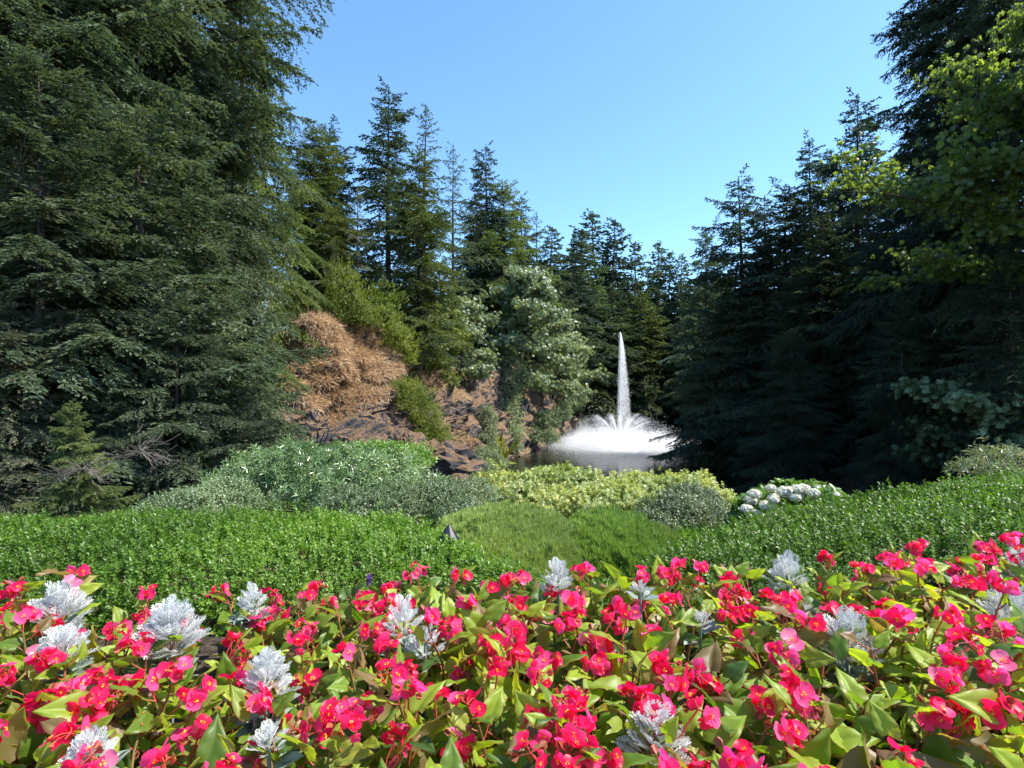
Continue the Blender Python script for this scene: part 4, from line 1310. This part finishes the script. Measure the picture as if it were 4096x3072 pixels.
def begonia_leaf(seed):
    """asymmetric pointed leaf along +Y, unit length"""
    r = np.random.RandomState(seed)
    nv, us = 18, (-1, -.72, -.4, -.15, 0, .15, .4, .72, 1)
    V, E = [], []
    fold = .35 + .35 * r.rand(); curl = .12 + .25 * r.rand(); tw = r.normal() * .12
    for i in range(nv):
        v = i / (nv - 1)
        w = .43 * (math.sin(PI * min(1, v * .86 + .14) ** .85) ** .75) * (1 - v ** 3 * .55) * (1 + .03 * math.sin(v * 60)) if v < 1 else 0.0
        for u in us:
            sidew = w * (1.0 if u > 0 else .72)
            yy = v - .10 * abs(u) * (1 - v) * (1.6 if u > 0 else .6)
            zz = fold * abs(u) * sidew - curl * v * v - .10 * abs(u) ** 3 + .022 * math.sin(v * 17 + u * 2) * abs(u) + .011 * math.sin((v - .35 * abs(u)) * 44) * (1 - v) ** .3 * min(1, 3 * abs(u))
            xx = u * sidew + tw * v * v
            V.append((xx, yy, zz)); E.append(max(abs(u), 1.0 if v > .99 else 0))
    n = len(us)
    F = np.array([(i * n + j, i * n + j + 1, (i + 1) * n + j + 1, (i + 1) * n + j) for i in range(nv - 1) for j in range(n - 1)])
    return np.array(V), F, np.full(len(F), .5), np.array(E)


LEAVES = [begonia_leaf(s) for s in (1, 2, 3, 4)]


def petal(w, l, cup):
    V = []
    for i in range(6):
        v = i / 5
        ww = w * math.sin(PI * (v * .8 + .08)) ** .6 * (1 if i < 5 else .55)
        for u in (-1, -.5, 0, .5, 1):
            V.append((u * ww, l * v, cup * l * (v ** 2 * .9) + .18 * w * u * u - .02 * l * math.cos(u * 6)))
    F = np.array([(i * 5 + j, i * 5 + j + 1, (i + 1) * 5 + j + 1, (i + 1) * 5 + j) for i in range(5) for j in range(4)])
    return np.array(V), F


def flower_mesh(rng, open_=.3):
    """flower facing +Z"""
    w = MB()
    base = rng.rand()
    for a, l, wd_, c in ((PI / 2, .021, .0165, open_), (-PI / 2, .022, .0175, open_), (0, .016, .007, open_ * .6), (PI, .016, .007, open_ * .6)):
        V, F = petal(wd_ * rng.uniform(.85, 1.1), l * rng.uniform(.9, 1.1), c * rng.uniform(.5, 1.4))
        d = np.array((math.cos(a), math.sin(a), 0.0)) + rng.normal(size=3) * .12
        w.add(V @ fr(d, (0, 0, 1)).T, F, np.clip(base + rng.normal() * .1, 0, 1), 0)
    # stamens
    q = norm(rng.normal(size=(16, 3))); q[:, 2] = abs(q[:, 2])
    T0 = rhomb(.0016, .0042, .3, .6)
    w.stamp((T0[0], T0[1], np.array([.5]), np.zeros(4)), q * .0022 + (0, 0, .001), frames(q, rng.normal(size=q.shape)), rng.rand(16), 1)
    return w


def bud_mesh(w, c, d, rng, s=1.0):
    T0 = leaf6(.006 * s, .016 * s, .8, -.1)
    for k in range(3):
        a = k * 2.1
        nn = np.cross(d, (math.cos(a), math.sin(a), .3))
        w.add(T0[0] @ fr(d, nn).T + c, T0[1], .1 + .4 * rng.rand(), 0)


def begonia(seed):
    rng = np.random.RandomState(seed)
    t = thing('begonia', '', 'flowering plant', (0, -500, -200))
    fo, st = MB(), MB()
    flowers = []
    ns = 4 + rng.randint(2)
    for k in range(ns):
        a = k * 2 * PI / ns + rng.rand()
        lean = .05 + .07 * rng.rand()
        h = .20 + .09 * rng.rand()
        s = np.linspace(0, 1, 6)[:, None]
        pts = np.array((math.cos(a) * .02, math.sin(a) * .02, -.02)) + s * np.array((math.cos(a) * lean, math.sin(a) * lean, h)) + rng.normal(size=(6, 3)) * .004 * s
        st.tube(pts, .0042 * (1.15 - .5 * s[:, 0]), 5, .4 + .6 * rng.rand())
        az = rng.rand() * 6
        for j in range(10):
            f = .15 + .85 * j / 9
            az += 2.5 + rng.normal() * .3
            b = np.array([np.interp(f, s[:, 0], pts[:, c]) for c in range(3)])
            od = norm(np.array((math.cos(az), math.sin(az), .55 + .5 * rng.rand())) + np.array((math.cos(a), math.sin(a), 0)) * .45)
            pl = .02 + .025 * rng.rand()
            e = b + od * pl
            st.tube([b, (b + e) / 2 + (0, 0, -.002), e], .0017, 4, .1 + .5 * rng.rand())
            L_ = (.046 + .05 * rng.rand()) * (.7 + .45 * math.sin(PI * min(f, .9)))
            ld = norm(od * (1, 1, .5) + rng.normal(size=3) * .25 + (0, 0, .05 + .35 * (f > .8)))
            nn = np.array((0, 0, .85)) + od * -.35 + rng.normal(size=3) * .45
            V, F, _, E = LEAVES[rng.randint(4)]
            mir = np.array((1 if rng.rand() < .5 else -1, 1, 1))
            Vv = V * mir
            Ff = F if mir[0] > 0 else F[:, ::-1]
            r0 = rng.rand()
            fo.add((Vv * L_) @ fr(ld, nn).T + e, Ff, r0, 0, E)
        # flower sprays
        for q in range(int(rng.rand() < .8)):
            b = pts[-1 - (q > 0)]
            d0 = norm(np.array((math.cos(a), math.sin(a), 0)) * .35 + rng.normal(size=3) * (.5, .5, .1) + (0, 0, .9))
            hl = .035 + .045 * rng.rand()
            top = b + d0 * hl
            st.tube([b, b + d0 * hl * .5 + rng.normal(size=3) * .003, top], .0019, 4, .05)
            nf = 4 + rng.randint(4)
            for u in range(nf):
                fd = norm(rng.normal(size=3) * (1, 1, .5) + (0, -.25, .15))
                e = top + fd * (.014 + .014 * rng.rand()) + (0, 0, -.004)
                st.tube([top, (top + e) / 2 + (0, 0, .003), e], .0012, 3, .02)
                flowers.append((e, norm(fd + np.array((.15, -.55, .35)) + rng.normal(size=3) * .3)))
            for u in range(2):
                fd = norm(rng.normal(size=3) + (0, 0, .1))
                e = top + fd * .018
                st.tube([top, e], .001, 3, .02)
                budl.append((e, fd))
    fo.build('foliage', M['begonia_leaf'], t, smooth=True)
    for e, fd in budl:
        bud_mesh(st, e, fd, rng)
    o = st.build('stems', M['red_stem'], t, smooth=True)
    budl.clear()
    for e, fd in flowers:
        f = FLOWERS[rng.randint(len(FLOWERS))]
        if not f.get('used'):
            f['used'] = 1; C.objects.link(f); g = f
        else:
            g = f.copy(); C.objects.link(g)
        g.parent = t
        g.location = e
        mt = Vector(fd).to_track_quat('Z', 'Y').to_matrix().to_4x4()
        g.rotation_mode = 'QUATERNION'
        from mathutils import Quaternion
        g.rotation_quaternion = Vector(fd).to_track_quat('Z', 'Y') @ Quaternion((0, 0, 1), rng.rand() * 6.28)
        sc_ = .62 + .42 * rng.rand()
        g.scale = (sc_,) * 3
    return t


budl = []
FLOWERS = []
rng = np.random.RandomState(17)
for i in range(9):
    f = flower_mesh(rng, .1 + .6 * rng.rand()).build('flower', [M['petal'], M['stamen']], smooth=True)
    C.objects.unlink(f)
    FLOWERS.append(f)
BEG = [begonia(200 + i) for i in range(9)]


def frond(rng, L_=.09):
    """one deeply cut felted leaf rising along +Y"""
    Vs, Fs, n = [], [], 0
    def blade(p, d, l, w, nn):
        nonlocal n
        V, F = leaf6(w, l, .25, .1)
        V = V @ fr(d, nn).T + p
        Vs.append(V); Fs.append(F + n); n += len(V)
    nn = np.array((0, 0, 1.0))
    blade(np.zeros(3), (0, 1, 0), L_, .0018, nn)
    for i in range(7):
        f = .22 + .72 * i / 6
        for sd in (1, -1):
            l = L_ * (.36 * math.sin(PI * min(1, f * .75 + .2)) + .05)
            d = norm(np.array((sd * .8, 1.0, .12 + rng.normal() * .12)))
            p = np.array((0, L_ * f, -.012 * f * f))
            blade(p, d, l, .0016, nn + rng.normal(size=3) * .2)
            for g, h in ((.5, .45), (.75, .35)):
                for s2 in (1, -1):
                    d2 = norm(d + np.array((s2 * .75, .15, .1 + rng.normal() * .1)))
                    blade(p + d * l * g, d2, l * h * 1.15, .0015, nn + rng.normal(size=3) * .2)
    return np.concatenate(Vs), np.concatenate(Fs), rng.rand(sum(len(f) for f in Fs)), np.zeros(n)


rng = np.random.RandomState(23)
FROND = [frond(rng) for _ in range(3)]


def dusty(name, label, px, py, D, r, h, dens, seed):
    rng = np.random.RandomState(seed)
    c = at(px, py, D)
    r *= 1.05; h *= 1.05
    t = thing(name, label, 'foliage plant', (c[0], c[1], c[2] - h * .5), 0, 'silver dusty millers in the bed')
    w = MB(); n = int(48 * dens)
    a = np.arange(n) * 2.4 + rng.rand(n) * .5
    f = (np.arange(n) + .5) / n
    tilt = (1 - f) ** .7 * 1.05 + rng.normal(size=n) * .10
    d = np.stack([np.cos(a) * np.sin(tilt), np.sin(a) * np.sin(tilt), np.cos(tilt)], -1)
    P = np.stack([d[:, 0] * r * .38, d[:, 1] * r * .38, h * (.15 + .5 * f + .05 * rng.normal(size=n))], -1)
    s = (r / .1) * (.85 + .3 * rng.rand(n)) * .82
    nn = -d * (.0, .0, 0) + np.stack([-np.cos(a) * .4, -np.sin(a) * .4, np.sin(tilt) + .2], -1) + rng.normal(size=(n, 3)) * .25
    k = rng.randint(3, size=n)
    for i in range(3):
        w.stamp(FROND[i], P[k == i], (frames(d, nn) * s[:, None, None])[k == i], rng.rand(n)[k == i])
    w.build('foliage', M['dusty'], t)
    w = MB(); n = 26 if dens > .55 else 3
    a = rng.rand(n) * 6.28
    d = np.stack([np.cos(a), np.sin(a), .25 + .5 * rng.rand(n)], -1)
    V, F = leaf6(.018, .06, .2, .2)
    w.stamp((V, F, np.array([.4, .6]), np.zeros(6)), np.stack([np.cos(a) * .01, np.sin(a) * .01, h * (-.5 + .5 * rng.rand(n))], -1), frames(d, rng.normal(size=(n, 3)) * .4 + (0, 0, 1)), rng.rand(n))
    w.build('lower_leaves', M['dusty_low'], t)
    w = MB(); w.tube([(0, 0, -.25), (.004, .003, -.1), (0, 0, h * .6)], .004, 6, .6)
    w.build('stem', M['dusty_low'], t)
    return t


# (x, y of the middle in the picture, depth, radius, height, fullness, label)
MILL = [(171, 634, 1.42, .082, .13, 1.7, 'broadest, densest white dusty miller, left of centre in the bed'),
        (268, 678, 1.18, .055, .12, 1.1, 'upright narrow dusty miller right of the broadest one'),
        (58, 611, 1.60, .080, .10, 1.0, 'dusty miller half hidden by flowers at the back left of the bed'),
        (62, 650, 1.38, .065, .08, .8, 'shaded dusty miller under blooms near the left edge'),
        (252, 602, 1.66, .050, .08, .6, 'small dusty miller at the back between two flower clumps'),
        (404, 622, 1.50, .062, .13, .7, 'open branching dusty miller left of the middle of the bed'),
        (425, 645, 1.40, .050, .06, .4, 'low spreading dusty miller sprig beside the open branching one'),
        (558, 580, 1.72, .055, .15, .8, 'tall feathery dusty miller standing against the heather'),
        (657, 738, 1.02, .062, .11, 1.0, 'spiky dusty miller nearest the bottom edge right of the middle'),
        (787, 577, 1.80, .068, .10, .9, 'dusty miller at the back right under the highest bloom'),
        (797, 604, 1.66, .045, .06, .6, 'small shaded dusty miller just in front of the back right one'),
        (847, 641, 1.40, .080, .13, 1.0, 'broad leaning dusty miller in the right half of the bed'),
        (1012, 618, 1.55, .085, .14, 1.1, 'large dusty miller cut by the right edge of view'),
        (1020, 566, 1.85, .055, .11, .8, 'small dusty miller at the back right corner'),
        (88, 757, .98, .045, .06, .8, 'dusty miller under blooms at the bottom left'),
        (268, 742, 1.02, .035, .05, .5, 'tiny dusty miller tip low between flowers at the bottom'),
        (640, 590, 1.62, .03, .05, .4, 'tiny dusty miller peeping out at the back of the bed'),
        (700, 622, 1.48, .035, .05, .5, 'tiny dusty miller sprig among blooms right of the middle')]
mpos = []
for i, (px, py, D, r, h, de, lab) in enumerate(MILL):
    dusty('dusty_miller', lab, px, py, D, r, h, de, 300 + i)
    mpos.append((at(px, py, D)[0], D, r))

rng = np.random.RandomState(404)
rows = [(.78, 'the row at the bottom edge'), (.93, 'the second row of the bed'), (1.09, 'the third row of the bed'), (1.25, 'the fourth row of the bed'),
        (1.42, 'the fifth row of the bed'), (1.60, 'the sixth row of the bed'), (1.78, 'the back row by the hedge')]
first = set()
for D, rn in rows:
    half = 512 / FPX * D + .10
    nx = int(2 * half / .185)
    k = 0
    for i in range(nx + 1):
        x = -half + 2 * half * i / nx + rng.normal() * .025
        y = D + rng.normal() * .025
        if any((x - a) ** 2 + (y + .045 - b) ** 2 < (r * .95 + .025) ** 2 for a, b, r in mpos):
            continue
        if D > 1.7 and (-1.45 < x < -.95):
            continue
        k += 1
        j = rng.randint(len(BEG))
        ztop = CZ - .60 + (.0 if D < 1.5 else -.02) + np.clip(x - .4, 0, 2) * .08 - np.clip(-.2 - x, 0, .6) * .06 + (rng.rand() < .25) * (D > 1.3) * rng.rand() * .07
        sc_ = rng.uniform(.88, 1.12)
        z = ztop - .33 * sc_ + rng.normal() * .012
        lab = 'pink begonia, %s plant from the left in %s' % (ORD[k], rn)
        if j not in first:
            first.add(j); b = BEG[j]
            b.location = (x, y, z); b.rotation_euler = (0, 0, rng.rand() * 6.28); b.scale = (sc_,) * 3
            b['label'] = lab; b['group'] = 'pink begonias in the flower bed'
        else:
            dup(BEG[j], (x, y, z), rng.rand() * 6.28, sc_, lab, 'pink begonias in the flower bed')
print('begonias', k)

# one purple salvia spike behind the begonias
M['purple'] = leafmat('purple_flower', [(0, (.12, .03, .35)), (1, (.3, .1, .6))], .6, .3, tcol=(1, .8, 1.2))
sp = at(369, 582, 2.0)
t = thing('salvia', 'small purple flower spike behind the begonias left of the middle', 'flowering plant', (sp[0], sp[1], 7.05))
w = MB(); w.tube([(0, 0, 0), (0, 0, sp[2] - 7.05 + .01)], .0015, 4); w.build('stem', M['lushleaf'], t)
w = MB(); n = 60; a = rng.rand(n) * 6.28; zz = sp[2] - 7.05 - .02 + .045 * rng.rand(n)
d = np.stack([np.cos(a), np.sin(a), .4 + 0 * a], -1)
T0 = rhomb(.003, .009, .3, .6)
w.stamp((T0[0], T0[1], np.array([.5]), np.zeros(4)), np.stack([a * 0, a * 0, zz], -1), frames(d, rng.normal(size=(n, 3))), rng.rand(n))
w.build('flower_spike', M['purple'], t)

# bare dead twigs low in the dark of the left wall
def dead_twigs(px, py, D, r, label, seed):
    rng = np.random.RandomState(seed)
    t = thing('dead_branch', label, 'dead branch', tuple(at(px, py, D)), 0, 'dead branches in the left wall')
    w = MB()
    for i in range(34):
        a = rng.uniform(-.5, 3.4); l = r * rng.uniform(.5, 1.1)
        d = np.array((math.cos(a) * .9 + .3, rng.normal() * .4 - .3, math.sin(a) * .55 - .1)); d /= np.linalg.norm(d)
        s_ = np.linspace(0, 1, 6)[:, None]
        pts = d * l * s_ + np.array((.1, -.1, -.35)) * l * s_ ** 2 + rng.normal(size=(6, 3)) * .02 * s_
        w.tube(pts, .006 * (1.15 - s_[:, 0]), 3, rng.rand())
        for j in range(4):
            q = pts[2 + j % 4]
            e = q + (d + rng.normal(size=3) * .6) * l * .3
            w.tube([q, (q + e) / 2 + rng.normal(size=3) * .01, e], .003, 3, rng.rand())
    w.build('twigs', M['deadwood'], t)


dead_twigs(82, 470, 9.0, .5, 'fan of bare pale twigs low at the left below the small green fir', 1)
dead_twigs(140, 452, 10.4, .65, 'arching bare grey twigs in the dark beside the small green fir', 2)
dead_twigs(48, 330, 12.5, 1.1, 'bare brownish twigs hanging below the young fir at the left edge', 3)
dead_twigs(165, 330, 13.5, 1.0, 'bare twigs among dark needles in the middle of the left wall', 4)
dead_twigs(20, 185, 12.0, 1.0, 'tangle of bare twigs near the left edge beside the pale-leadered fir', 5)
